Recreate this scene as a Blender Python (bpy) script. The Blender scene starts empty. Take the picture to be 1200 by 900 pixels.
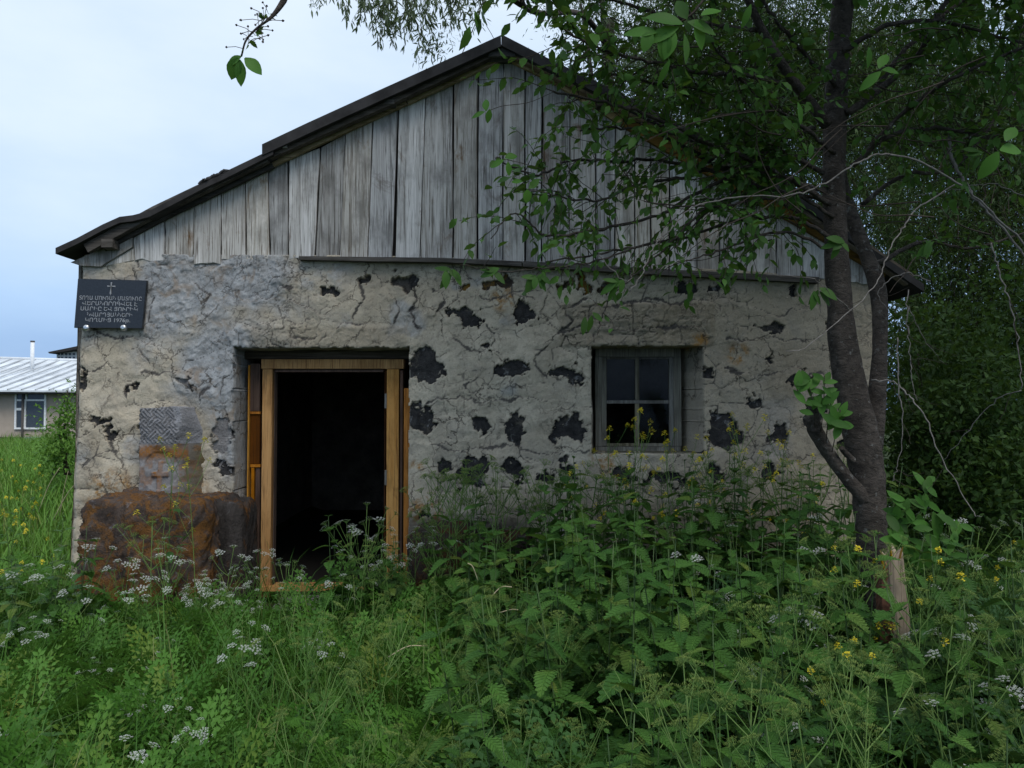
import bpy, bmesh, math, random
import numpy as np
from mathutils import Vector, Matrix, Euler
R = math.radians
rng = np.random.default_rng(7)
random.seed(7)
S = bpy.context.scene
COL = S.collection

# ------------------------------------------------------------------ camera
CAMY, CAMZ, F, PITCH = -6.43, 1.585, 900.0, math.atan(28 / 900)
cd = bpy.data.cameras.new('camera')
cam = bpy.data.objects.new('camera', cd); COL.objects.link(cam)
cam.location = (0, CAMY, CAMZ); cam.rotation_euler = (R(90) + PITCH, 0, 0)
cd.sensor_width = 36; cd.lens = 27.0; cd.clip_start = 0.05; cd.clip_end = 2000
S.camera = cam

# ------------------------------------------------------------------ light
SUN_EL, SUN_AZ = R(52), R(152)        # behind the camera, to the right, above the crowns
w = bpy.data.worlds.new('World'); S.world = w; w.use_nodes = True
nt = w.node_tree; nt.nodes.clear()
def wn(t, **k):
    n = nt.nodes.new(t)
    for a, b in k.items(): setattr(n, a, b)
    return n
out = wn('ShaderNodeOutputWorld'); bg = wn('ShaderNodeBackground')
sky = wn('ShaderNodeTexSky', sky_type='NISHITA', sun_disc=False, sun_elevation=SUN_EL, sun_rotation=SUN_AZ,
         air_density=1.0, dust_density=1.5, ozone_density=1.5)
tc = wn('ShaderNodeTexCoord'); mp = wn('ShaderNodeMapping'); mp.inputs['Scale'].default_value = (1.0, 1.0, 2.6)
mp.inputs['Location'].default_value = (0.35, 0.2, 0.1)
nz = wn('ShaderNodeTexNoise'); nz.inputs['Scale'].default_value = 1.5; nz.inputs['Detail'].default_value = 7; nz.inputs['Roughness'].default_value = 0.5
sep = wn('ShaderNodeSeparateXYZ')
grad = wn('ShaderNodeMapRange'); grad.inputs[1].default_value = 0.02; grad.inputs[2].default_value = 0.5; grad.inputs[3].default_value = -0.17; grad.inputs[4].default_value = 0.46
addn = wn('ShaderNodeMath', operation='ADD')
cr = wn('ShaderNodeValToRGB')
cr.color_ramp.elements[0].position = 0.42; cr.color_ramp.elements[0].color = (0, 0, 0, 1)
cr.color_ramp.elements[1].position = 0.95; cr.color_ramp.elements[1].color = (1, 1, 1, 1)
cr2 = wn('ShaderNodeValToRGB')       # overcast veil: bluish low cloud to white high cloud
cr2.color_ramp.elements[0].position = 0.30; cr2.color_ramp.elements[0].color = (1.9, 3.3, 6.0, 1)
cr2.color_ramp.elements[1].position = 0.95; cr2.color_ramp.elements[1].color = (6.7, 7.7, 8.8, 1)
e = cr2.color_ramp.elements.new(0.58); e.color = (3.8, 5.4, 7.8, 1)
mx = wn('ShaderNodeMix', data_type='RGBA'); mx.inputs[0].default_value = 0.86
L = nt.links.new
L(tc.outputs['Generated'], mp.inputs['Vector']); L(mp.outputs[0], nz.inputs['Vector'])
L(tc.outputs['Generated'], sep.inputs[0]); L(sep.outputs['Z'], grad.inputs[0])
L(nz.outputs['Fac'], addn.inputs[0]); L(grad.outputs[0], addn.inputs[1])
L(addn.outputs[0], cr2.inputs[0])
L(sky.outputs[0], mx.inputs[6]); L(cr2.outputs[0], mx.inputs[7])
L(mx.outputs[2], bg.inputs['Color']); bg.inputs['Strength'].default_value = 0.10
L(bg.outputs[0], out.inputs[0])
sd = bpy.data.lights.new('sun', 'SUN'); sun = bpy.data.objects.new('sun', sd); COL.objects.link(sun)
sd.energy = 1.5; sd.angle = R(25); sd.color = (1.0, 0.95, 0.88)
sun.rotation_euler = (R(90) - SUN_EL, 0, -SUN_AZ + math.pi)   # matches the sky's sun_rotation
sv = Vector((math.sin(SUN_AZ) * math.cos(SUN_EL), math.cos(SUN_AZ) * math.cos(SUN_EL), math.sin(SUN_EL)))
sun.rotation_euler = sv.to_track_quat('Z', 'Y').to_euler()
S.view_settings.view_transform = 'Standard'; S.view_settings.look = 'None'
S.view_settings.exposure = 0.42; S.view_settings.gamma = 1.0; S.view_settings.use_curve_mapping = False
S.render.engine = 'CYCLES'
S.cycles.use_denoising = True
S.cycles.max_bounces = 6; S.cycles.diffuse_bounces = 3; S.cycles.glossy_bounces = 3; S.cycles.transmission_bounces = 4; S.cycles.transparent_max_bounces = 8

# ------------------------------------------------------------------ helpers
def P(px, py, Y):
    """point of the world plane y=Y seen at photo pixel (px,py) - used to lay out real positions"""
    x = (px - 600) / F; u = (450 - py) / F
    c, s = math.cos(PITCH), math.sin(PITCH)
    dy = c - u * s; dz = s + u * c
    k = (Y - CAMY) / dy
    return Vector((x * k, Y, CAMZ + dz * k))
def ppm(Y): return F / (Y - CAMY)

class MB:
    """numpy mesh collector, triangles only"""
    def __init__(s): s.v = []; s.t = []; s.r = []; s.n = 0
    def add(s, v, t, rnd=None):
        v = np.asarray(v, np.float64).reshape(-1, 3); t = np.asarray(t, np.int64).reshape(-1, 3)
        s.v.append(v); s.t.append(t + s.n)
        s.r.append(np.full(len(v), random.random()) if rnd is None else np.broadcast_to(np.asarray(rnd, float), (len(v),)))
        s.n += len(v)
    def arrays(s): return np.concatenate(s.v), np.concatenate(s.t), np.concatenate(s.r)
    def mesh(s, name, mat, smooth=True):
        v, t, r = s.arrays(); return mesh_np(name, v, t, mat, smooth, {'rnd': r})
    def build(s, name, mat, parent=None, smooth=True): return link(name, s.mesh(name, mat, smooth), parent)

def mesh_np(name, v, t, mat, smooth=True, attrs=None):
    m = bpy.data.meshes.new(name)
    m.vertices.add(len(v)); m.vertices.foreach_set('co', np.asarray(v, np.float32).ravel())
    m.loops.add(len(t) * 3); m.loops.foreach_set('vertex_index', np.asarray(t, np.int32).ravel())
    m.polygons.add(len(t)); m.polygons.foreach_set('loop_start', np.arange(0, len(t) * 3, 3, dtype=np.int32))
    m.polygons.foreach_set('loop_total', np.full(len(t), 3, np.int32))
    m.polygons.foreach_set('use_smooth', np.full(len(t), smooth, bool))
    for k, a in (attrs or {}).items():
        at = m.attributes.new(k, 'FLOAT', 'POINT'); at.data.foreach_set('value', np.asarray(a, np.float32))
    m.update(calc_edges=True)
    if mat: m.materials.append(mat)
    return m
def link(name, me, parent=None):
    o = bpy.data.objects.new(name, me); COL.objects.link(o)
    if parent is not None:
        o.parent = parent
        if parent.type == 'EMPTY' and parent.parent is None: o.matrix_parent_inverse = Matrix.Translation(parent.location).inverted()
    return o
def thing(name, label, cat, loc=(0, 0, 0), group=None):
    o = bpy.data.objects.new(name, None); COL.objects.link(o); o.location = loc; o.empty_display_size = 0.1
    return tag(o, label, cat, group)
def tag(o, label=None, cat=None, group=None, kind=None):
    if label: o['label'] = label
    if cat: o['category'] = cat
    if group: o['group'] = group
    if kind: o['kind'] = kind
    return o
def copy_thing(root, loc, rotz=0.0, sc=1.0, tilt=(0, 0)):
    r = root.copy(); COL.objects.link(r); r.location = loc; r.rotation_euler = (tilt[0], tilt[1], rotz); r.scale = (sc, sc, sc)
    for ch in root.children:
        c = ch.copy(); COL.objects.link(c); c.parent = r
        for g in ch.children:
            d = g.copy(); COL.objects.link(d); d.parent = c
    return r

# value-noise helpers (numpy)
def _hash(ix, iy, seed):
    h = (ix * 374761393 + iy * 668265263 + seed * 1442695041) & 0xffffffff
    h = ((h ^ (h >> 13)) * 1274126177) & 0xffffffff
    return ((h ^ (h >> 16)) & 0xffff) / 65535.0
def vnoise(x, y, seed=0):
    x = np.asarray(x, float); y = np.asarray(y, float)
    ix = np.floor(x).astype(np.int64); iy = np.floor(y).astype(np.int64)
    fx = x - ix; fy = y - iy; fx = fx * fx * fx * (fx * (fx * 6 - 15) + 10); fy = fy * fy * fy * (fy * (fy * 6 - 15) + 10)
    a = _hash(ix, iy, seed); b = _hash(ix + 1, iy, seed); c = _hash(ix, iy + 1, seed); d = _hash(ix + 1, iy + 1, seed)
    return (a * (1 - fx) + b * fx) * (1 - fy) + (c * (1 - fx) + d * fx) * fy
def fbm(x, y, oct=4, seed=0, gain=0.5):
    s = 0; a = 1; t = 0
    for i in range(oct):
        s = s + a * (vnoise(x, y, seed + i * 17) - 0.5); t += a; a *= gain; x = x * 2.03 + 7.1; y = y * 2.03 + 3.7
    return s / t * 2
def worley(x, y, seed=0):
    ix = np.floor(x).astype(np.int64); iy = np.floor(y).astype(np.int64)
    f1 = np.full(x.shape, 9.0); f2 = np.full(x.shape, 9.0); idv = np.zeros(x.shape)
    for dx in (-1, 0, 1):
        for dy in (-1, 0, 1):
            cx = ix + dx; cy = iy + dy
            px = cx + 0.15 + 0.7 * _hash(cx, cy, seed); py = cy + 0.15 + 0.7 * _hash(cx, cy, seed + 5)
            d = np.hypot(px - x, py - y); hid = _hash(cx, cy, seed + 9)
            m = d < f1
            f2 = np.where(m, f1, np.minimum(f2, d)); idv = np.where(m, hid, idv); f1 = np.where(m, d, f1)
    return f1, f2, idv
def sstep(a, b, x): t = np.clip((x - a) / (b - a), 0, 1); return t * t * (3 - 2 * t)

def tube_arr(pts, rad, k=6, cap=True, rough=0.0):
    p = np.array([tuple(q) for q in pts], float); n = len(p); rad = np.broadcast_to(np.asarray(rad, float), (n,))
    tg = np.gradient(p, axis=0); tg /= np.linalg.norm(tg, axis=1)[:, None] + 1e-12
    a = np.array((0.31, 0.77, 0.55)); 
    if abs(a @ tg[0]) > 0.9: a = np.array((1.0, 0, 0))
    u = a - (a @ tg[0]) * tg[0]; u /= np.linalg.norm(u)
    ang = np.arange(k) * 2 * math.pi / k; V = []
    for i in range(n):
        u = u - (u @ tg[i]) * tg[i]; u /= np.linalg.norm(u); w_ = np.cross(tg[i], u)
        r = rad[i] * (1 + (rough * rng.normal(size=k) if rough else np.zeros(k)))
        V.append(p[i] + (np.cos(ang) * r)[:, None] * u + (np.sin(ang) * r)[:, None] * w_)
    V = np.concatenate(V); T = []
    j = np.arange(k); j2 = (j + 1) % k
    for i in range(n - 1):
        b = i * k; c = b + k
        T.append(np.stack([b + j, b + j2, c + j2], 1)); T.append(np.stack([b + j, c + j2, c + j], 1))
    if cap:
        V = np.concatenate([V, p[:1], p[-1:]])
        T.append(np.stack([j2, j, np.full(k, n * k)], 1)); e_ = (n - 1) * k
        T.append(np.stack([e_ + j, e_ + j2, np.full(k, n * k + 1)], 1))
    return V, np.concatenate(T)
def smooth_path(pts, n):
    """Catmull-Rom resample of a polyline of Vectors (any dimension as tuples)"""
    p = np.array([tuple(q) for q in pts], float)
    p = np.concatenate([2 * p[:1] - p[1:2], p, 2 * p[-1:] - p[-2:-1]])
    m = len(p) - 3; out_ = []
    for t in np.linspace(0, m - 1e-6, n):
        i = int(t); f = t - i; a, b, c, d = p[i:i + 4]
        out_.append(0.5 * ((2 * b) + (-a + c) * f + (2 * a - 5 * b + 4 * c - d) * f * f + (-a + 3 * b - 3 * c + d) * f ** 3))
    return np.array(out_)
BOXT = np.array([(0, 2, 1), (1, 2, 3), (4, 5, 6), (5, 7, 6), (0, 1, 4), (1, 5, 4), (2, 6, 3), (3, 6, 7), (0, 4, 2), (2, 4, 6), (1, 3, 5), (3, 7, 5)])
def box_arr(x0, x1, y0, y1, z0, z1):
    v = np.array([(x, y, z) for z in (z0, z1) for y in (y0, y1) for x in (x0, x1)], float)
    return v, BOXT
def prism(poly, y0, y1, jit=0.0):
    """polygon in x,z extruded from y0 (front) to y1 (back), with a small bevel on the front"""
    n = len(poly); p = np.array([(a, b) for a, b in poly], float); c = p.mean(0)
    d = (c - p); d /= np.linalg.norm(d, axis=1)[:, None] + 1e-9; bv = 0.004
    fr = p + d * bv
    yj = rng.normal(size=n) * jit
    V = np.concatenate([np.c_[fr[:, 0], y0 + yj, fr[:, 1]], np.c_[p[:, 0], y0 + bv + yj, p[:, 1]], np.c_[p[:, 0], np.full(n, y1), p[:, 1]]])
    T = []
    for r_ in (0, 1):
        for i in range(n):
            j = (i + 1) % n; a = r_ * n
            T += [(a + i, a + j, a + n + j), (a + i, a + n + j, a + n + i)]
    bm = bmesh.new(); vs = [bm.verts.new((q[0], 0, q[1])) for q in fr]
    f = bm.faces.new(vs); res = bmesh.ops.triangulate(bm, faces=[f]); bm.verts.index_update()
    for f in bm.faces: ids = [v.index for v in f.verts]; T.append(tuple(ids)); T.append(tuple(reversed([i + 2 * n for i in ids])))
    bm.free()
    return V, np.array(T)
def replicate(v, t, mats, offs):
    n = len(offs); V = np.einsum('nij,vj->nvi', mats, v) + offs[:, None, :]
    T = t[None] + (np.arange(n) * len(v))[:, None, None]
    return V.reshape(-1, 3), T.reshape(-1, 3)
def frames(dirs, ups=None, roll=None):
    """rotation matrices sending local +Y to dirs and +Z near up"""
    d = dirs / (np.linalg.norm(dirs, axis=1)[:, None] + 1e-9)
    up = np.tile((0., 0, 1), (len(d), 1)) if ups is None else ups
    x = np.cross(d, up); bad = np.linalg.norm(x, axis=1) < 1e-3; x[bad] = (1, 0, 0); x /= np.linalg.norm(x, axis=1)[:, None]
    z = np.cross(x, d)
    if roll is not None:
        c = np.cos(roll)[:, None]; s_ = np.sin(roll)[:, None]; x, z = x * c + z * s_, z * c - x * s_
    return np.stack([x, d, z], 2)
def leaf_arr(Ln, W, n=4, peak=0.4, fold=0.25, curl=0.3, teeth=0.0, cord=0.0, wave=0.0, pw=0.8):
    """leaf along +Y with folded midrib, droop and optional teeth; base at origin"""
    V = []; T = []
    for i in range(n + 1):
        t = i / n
        wd = W / 2 * (math.sin(math.pi * min(1, (t / peak * 0.5 if t < peak else 0.5 + (t - peak) / (1 - peak) * 0.5))) ** pw)
        if i == 0: wd = W / 2 * cord
        if i == n: wd = 0.0
        th = teeth * W if i % 2 and 0 < i < n else 0
        y = t * Ln; z = -curl * Ln * t * t
        wv = wave * W * math.sin(i * 2.3)
        V += [(-wd - th * 0.6, y + th - (cord * 0.3 * W if i == 0 else 0), z + fold * wd + wv), (0, y, z), (wd + th * 0.6, y + th - (cord * 0.3 * W if i == 0 else 0), z + fold * wd - wv)]
    for i in range(n):
        a = i * 3; b = a + 3
        if i == n - 1: T += [(a, a + 1, b + 1), (a + 1, a + 2, b + 1)]
        else: T += [(a, a + 1, b + 1), (a, b + 1, b), (a + 1, a + 2, b + 2), (a + 1, b + 2, b + 1)]
    return np.array(V), np.array(T)

# ------------------------------------------------------------------ materials
class NT:
    def __init__(s, name):
        s.m = bpy.data.materials.new(name); s.m.use_nodes = True; s.t = s.m.node_tree; s.t.nodes.clear()
        s.out = s.t.nodes.new('ShaderNodeOutputMaterial')
    def n(s, typ, ins=None, **k):
        x = s.t.nodes.new(typ)
        for a, b in k.items(): setattr(x, a, b)
        for a, b in (ins or {}).items(): s.set(x.inputs[a], b)
        return x
    def set(s, sock, v):
        if isinstance(v, bpy.types.NodeSocket): s.t.links.new(v, sock)
        else: sock.default_value = v
    def noise(s, vec, scale, detail=4, rough=0.55, dist=0.0):
        return s.n('ShaderNodeTexNoise', {'Vector': vec, 'Scale': scale, 'Detail': detail, 'Roughness': rough, 'Distortion': dist}).outputs['Fac']
    def ramp(s, fac, *st):
        r = s.n('ShaderNodeValToRGB', {0: fac}); e = r.color_ramp.elements
        while len(e) < len(st): e.new(0.5)
        for q, (p, c) in zip(e, st):
            q.position = p; q.color = (c, c, c, 1) if isinstance(c, (int, float)) else (*c, 1)
        return r.outputs[0]
    def mix(s, f, a, b, blend='MIX'):
        x = s.n('ShaderNodeMix', data_type='RGBA', blend_type=blend); s.set(x.inputs[0], f)
        for i, v in ((6, a), (7, b)): s.set(x.inputs[i], (*v, 1) if isinstance(v, tuple) and len(v) == 3 else v)
        return x.outputs[2]
    def math(s, op, a, b=0.0):
        x = s.n('ShaderNodeMath', operation=op); s.set(x.inputs[0], a); s.set(x.inputs[1], b); return x.outputs[0]
    def coord(s, scale=(1, 1, 1), obj=True, rnd=False):
        t = s.n('ShaderNodeTexCoord').outputs['Object'] if obj else s.n('ShaderNodeNewGeometry').outputs['Position']
        m = s.n('ShaderNodeMapping', {'Vector': t, 'Scale': scale})
        if rnd:
            oi = s.n('ShaderNodeObjectInfo').outputs['Random']
            s.set(m.inputs['Location'], s.n('ShaderNodeCombineXYZ', {0: s.math('MULTIPLY', oi, 37.0), 1: s.math('MULTIPLY', oi, 11.0), 2: s.math('MULTIPLY', oi, 53.0)}).outputs[0])
        return m.outputs[0]
    def attr(s, name): return s.n('ShaderNodeAttribute', attribute_name=name).outputs['Fac']
    def finish(s, col, rough=0.9, bump=None, bstr=0.5, bdist=0.01, spec=0.3, metal=0.0):
        b = s.n('ShaderNodeBsdfPrincipled', {'Base Color': (*col, 1) if isinstance(col, tuple) else col, 'Roughness': rough, 'Metallic': metal})
        b.inputs['Specular IOR Level'].default_value = spec
        if bump is not None:
            bn = s.n('ShaderNodeBump', {'Height': bump, 'Strength': bstr, 'Distance': bdist}); s.t.links.new(bn.outputs[0], b.inputs['Normal'])
        s.t.links.new(b.outputs[0], s.out.inputs[0]); return s.m

def mat_plaster():
    s = NT('plaster'); c = s.coord(obj=False)
    n1 = s.noise(c, 2.2, 6); n2 = s.noise(c, 14, 6, 0.65); n3 = s.noise(c, 70, 5, 0.7); nf = s.noise(c, 5.5, 5, 0.6, 1.0)
    beige = s.ramp(n1, (0.3, (0.37, 0.318, 0.24)), (0.5, (0.47, 0.41, 0.315)), (0.7, (0.55, 0.49, 0.385)))
    beige = s.mix(s.ramp(n2, (0.45, 0.0), (0.65, 0.4)), beige, (0.27, 0.24, 0.19))
    cem = s.ramp(n2, (0.3, (0.21, 0.215, 0.215)), (0.55, (0.34, 0.35, 0.36)), (0.75, (0.46, 0.47, 0.475)))
    cem = s.mix(s.ramp(nf, (0.52, 0.0), (0.66, 0.8)), cem, (0.25, 0.20, 0.155))
    col = s.mix(s.attr('cement'), beige, cem)
    col = s.mix(s.attr('old'), col, s.ramp(n2, (0.35, (0.22, 0.185, 0.13)), (0.65, (0.33, 0.28, 0.205))))  # old plaster tone, also carries the tree shade painted on the right
    col = s.mix(s.math('MULTIPLY', s.attr('lichen'), s.ramp(n2, (0.45, 0.0), (0.6, 0.9))), col, (0.30, 0.15, 0.03))
    grey = s.ramp(s.noise(c, 3.1, 5, 0.6, 0.8), (0.52, 0.0), (0.75, 0.4))
    col = s.mix(grey, col, (0.22, 0.21, 0.195))
    col = s.mix(s.attr('gap'), col, (0.045, 0.042, 0.042))
    wv = s.n('ShaderNodeMix', {0: 0.10}, data_type='VECTOR') if 0 else None
    wob = s.n('ShaderNodeVectorMath', {0: c, 1: s.n('ShaderNodeVectorMath', {0: s.n('ShaderNodeTexNoise', {'Vector': c, 'Scale': 7.0, 'Detail': 5.0, 'Roughness': 0.65}).outputs['Color'], 1: (0.22, 0.22, 0.22)}, operation='MULTIPLY').outputs[0]}, operation='ADD').outputs[0]
    v1 = s.n('ShaderNodeTexVoronoi', {'Vector': wob, 'Scale': 3.6}, feature='DISTANCE_TO_EDGE').outputs['Distance']
    v2 = s.n('ShaderNodeTexVoronoi', {'Vector': wob, 'Scale': 9.5}, feature='DISTANCE_TO_EDGE').outputs['Distance']
    hair = s.math('MAXIMUM', s.math('MULTIPLY', s.ramp(v1, (0.004, 1.0), (0.018, 0.0)), s.ramp(s.noise(c, 2.7, 3), (0.46, 0.0), (0.56, 0.85))), s.math('MULTIPLY', s.ramp(v2, (0.006, 1.0), (0.030, 0.0)), s.ramp(s.noise(c, 3.6, 3), (0.52, 0.0), (0.62, 0.6))))
    col = s.mix(s.ramp(s.noise(s.coord((9, 9, 0.9), obj=False), 1.0, 4), (0.54, 0.0), (0.74, 0.28)), col, (0.22, 0.20, 0.17))
    col = s.mix(hair, col, (0.07, 0.06, 0.05))
    col = s.mix(s.ramp(n3, (0.33, 0.5), (0.43, 0.0)), col, (0.15, 0.13, 0.105))
    col = s.mix(s.ramp(n3, (0.60, 0.0), (0.70, 0.35)), col, (0.62, 0.58, 0.50))
    h = s.math('SUBTRACT', s.math('ADD', s.math('MULTIPLY', n2, 0.6), s.math('MULTIPLY', n3, 0.5)), s.math('MULTIPLY', hair, 0.5))
    return s.finish(col, 0.95, h, 0.9, 0.014, 0.15)
def mat_stone(name, a, b, lichen=0.0, lc=(0.30, 0.12, 0.03), scale=9, grey=(0.30, 0.30, 0.30)):
    s = NT(name); c = s.coord(obj=False)
    n1 = s.noise(c, scale, 7, 0.65); n2 = s.noise(c, scale * 7, 5, 0.7); n3 = s.noise(c, scale * 0.5, 8, 0.72, 0.8)
    col = s.ramp(n1, (0.3, a), (0.7, b))
    if lichen:
        col = s.mix(s.ramp(n3, (0.60 - lichen * 0.3, 0.0), (0.70 - lichen * 0.3, 0.9)), col, s.ramp(n2, (0.3, tuple(x * 0.5 for x in lc)), (0.7, lc)))
        col = s.mix(s.ramp(s.noise(c, scale * 0.8, 5, 0.7, 1.0), (0.60, 0.0), (0.68, 0.7)), col, grey)
    col = s.mix(s.ramp(n2, (0.3, 0.6), (0.45, 0.0)), col, tuple(x * 0.35 for x in a))
    return s.finish(col, 0.92, s.math('ADD', n1, s.math('MULTIPLY', n2, 0.8)), 1.0, 0.02, 0.15)
def mat_khach():
    s = NT('carved_tuff_lichen'); c = s.coord(obj=False); n1 = s.noise(c, 10, 7, 0.65); n2 = s.noise(c, 55, 5, 0.7)
    col = s.ramp(n1, (0.3, (0.14, 0.135, 0.135)), (0.7, (0.27, 0.265, 0.27)))
    col = s.mix(s.math('MULTIPLY', s.attr('olive'), s.ramp(n1, (0.3, 0.5), (0.6, 1.0))), col, (0.10, 0.075, 0.035))
    col = s.mix(s.math('MULTIPLY', s.attr('lichen'), s.ramp(n2, (0.3, 0.5), (0.55, 1.0))), col, s.ramp(n2, (0.35, (0.15, 0.065, 0.02)), (0.65, (0.25, 0.115, 0.035))))
    return s.finish(col, 0.95, s.math('ADD', n1, s.math('MULTIPLY', n2, 0.5)), 0.9, 0.012, 0.15)
def mat_wood(name, a, b, dark, stretch=(26, 26, 1.2), stain=0.0, bump=0.7, vary=1.0, horiz=False):
    s = NT(name)
    sc = (stretch[2], stretch[1], stretch[0]) if horiz else stretch
    c = s.coord(sc, rnd=True); c2 = s.coord((3, 3, 1.5) if not horiz else (1.5, 3, 3), rnd=True); c3 = s.coord((110, 110, 3) if not horiz else (3, 110, 110), rnd=True)
    n1 = s.noise(c, 1.0, 6, 0.65, 0.8); n2 = s.noise(c2, 1.6, 5, 0.65); n3 = s.noise(c3, 1.0, 4, 0.6)
    oi = s.n('ShaderNodeObjectInfo').outputs['Random']
    col = s.ramp(n1, (0.22, dark), (0.42, a), (0.68, b))
    col = s.mix(s.ramp(n3, (0.37, 0.8), (0.46, 0.0)), col, dark)
    col = s.mix(s.ramp(n2, (0.48, 0.0), (0.66, 0.75)), col, tuple(x * 0.45 for x in a))
    if stain: col = s.mix(s.ramp(s.noise(c2, 1.0, 5, 0.7, 1.5), (0.58, 0.0), (0.72, stain)), col, (0.10, 0.055, 0.025))
    v = s.n('ShaderNodeHueSaturation', {'Color': col, 'Value': s.math('ADD', s.math('MULTIPLY', oi, 0.5 * vary), 1 - 0.25 * vary), 'Saturation': s.math('ADD', s.math('MULTIPLY', s.math('FRACT', s.math('MULTIPLY', oi, 7.3)), 2.0 * vary), 1 - 0.5 * vary)}).outputs[0]
    h = s.math('ADD', s.math('MULTIPLY', n1, 0.6), s.math('MULTIPLY', n3, 0.5))
    return s.finish(v, 0.88, h, bump, 0.006, 0.2)
def mat_leaf(name, a, b, trans=0.25, rough=0.55, spec=0.18, c3=None, veins=0):
    s = NT(name)
    oi = s.n('ShaderNodeObjectInfo').outputs['Random']
    r = s.math('FRACT', s.math('ADD', s.attr('rnd'), oi))
    n = s.noise(s.coord(obj=False), 3.0, 3)
    f = s.math('ADD', s.math('MULTIPLY', r, 0.75), s.math('MULTIPLY', n, 0.4))
    st = [(0.15, a), (0.85, b)] + ([(0.99, c3)] if c3 else [])
    col = s.ramp(f, *st)
    col = s.mix(s.math('MULTIPLY', s.n('ShaderNodeNewGeometry').outputs['Backfacing'], 0.35), col, tuple(min(1, x * 1.5 + 0.01) for x in a))
    nrm = None
    if veins:
        xyz = s.n('ShaderNodeSeparateXYZ', {0: s.n('ShaderNodeTexCoord').outputs['Object']}); ax = s.math('ABSOLUTE', xyz.outputs[0])
        v = s.math('ABSOLUTE', s.math('SUBTRACT', s.math('FRACT', s.math('MULTIPLY', s.math('SUBTRACT', xyz.outputs[1], s.math('MULTIPLY', ax, 0.9)), veins)), 0.5))
        v = s.ramp(v, (0.0, 0.0), (0.16, 1.0)); mid = s.ramp(ax, (0.006, 0.0), (0.022, 1.0)); hgt = s.math('MULTIPLY', v, mid)
        col = s.mix(s.math('MULTIPLY', s.math('SUBTRACT', 1.0, hgt), 0.28), col, tuple(min(1, x * 1.9) for x in b))
        col = s.mix(s.ramp(s.noise(s.coord(obj=False), 60, 3), (0.35, 0.35), (0.6, 0.0)), col, tuple(x * 0.6 for x in a))
        nrm = s.n('ShaderNodeBump', {'Height': hgt, 'Strength': 0.8, 'Distance': 0.006}).outputs[0]
    b_ = s.n('ShaderNodeBsdfPrincipled', {'Base Color': col, 'Roughness': rough})
    if nrm is not None: s.t.links.new(nrm, b_.inputs['Normal'])
    b_.inputs['Specular IOR Level'].default_value = spec
    tr = s.n('ShaderNodeBsdfTranslucent', {'Color': s.mix(0.5, col, (0.16, 0.26, 0.03))})
    mxs = s.n('ShaderNodeMixShader', {0: trans, 1: b_.outputs[0], 2: tr.outputs[0]})
    s.t.links.new(mxs.outputs[0], s.out.inputs[0]); return s.m
def mat_flat(name, col, rough=0.7, spec=0.3, metal=0.0, var=0.15, scale=20):
    s = NT(name); n = s.noise(s.coord(obj=False), scale, 5, 0.6)
    c = s.ramp(n, (0.3, tuple(x * (1 - var) for x in col)), (0.7, tuple(min(1, x * (1 + var)) for x in col)))
    return s.finish(c, rough, n, 0.2, 0.004, spec, metal)
def mat_bark():
    s = NT('bark'); c = s.coord(obj=False); cs = s.coord((13, 13, 30), obj=False)
    n1 = s.noise(c, 9, 6, 0.65); n2 = s.noise(cs, 1.0, 6, 0.7, 1.4); n3 = s.noise(c, 55, 4, 0.7)
    col = s.ramp(n1, (0.3, (0.034, 0.028, 0.023)), (0.7, (0.108, 0.090, 0.076)))
    col = s.mix(s.ramp(n2, (0.38, 0.7), (0.5, 0.0)), col, (0.03, 0.025, 0.022))
    col = s.mix(s.ramp(s.noise(c, 24, 4, 0.7), (0.60, 0.0), (0.68, 0.7)), col, (0.20, 0.20, 0.185))
    return s.finish(col, 0.9, s.math('ADD', n2, s.math('ADD', n1, s.math('MULTIPLY', n3, 0.5))), 1.0, 0.02, 0.2)
def mat_soil():
    s = NT('soil'); c = s.coord(obj=False); n = s.noise(c, 3, 8, 0.7); n2 = s.noise(c, 0.15, 5)
    col = s.ramp(n, (0.3, (0.02, 0.028, 0.010)), (0.6, (0.04, 0.055, 0.02)), (0.8, (0.07, 0.06, 0.03)))
    return s.finish(col, 1.0, n, 0.8, 0.05, 0.1)
def mat_glass():
    s = NT('window_glass')
    n = s.noise(s.coord(obj=False), 6, 5, 0.6)
    b = s.n('ShaderNodeBsdfPrincipled', {'Base Color': (0.35, 0.38, 0.36, 1), 'Roughness': s.ramp(n, (0.3, 0.02), (0.7, 0.16))})
    b.inputs['Specular IOR Level'].default_value = 0.18
    b.inputs['Transmission Weight'].default_value = 1.0; b.inputs['IOR'].default_value = 1.22
    s.t.links.new(b.outputs[0], s.out.inputs[0]); return s.m

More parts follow.
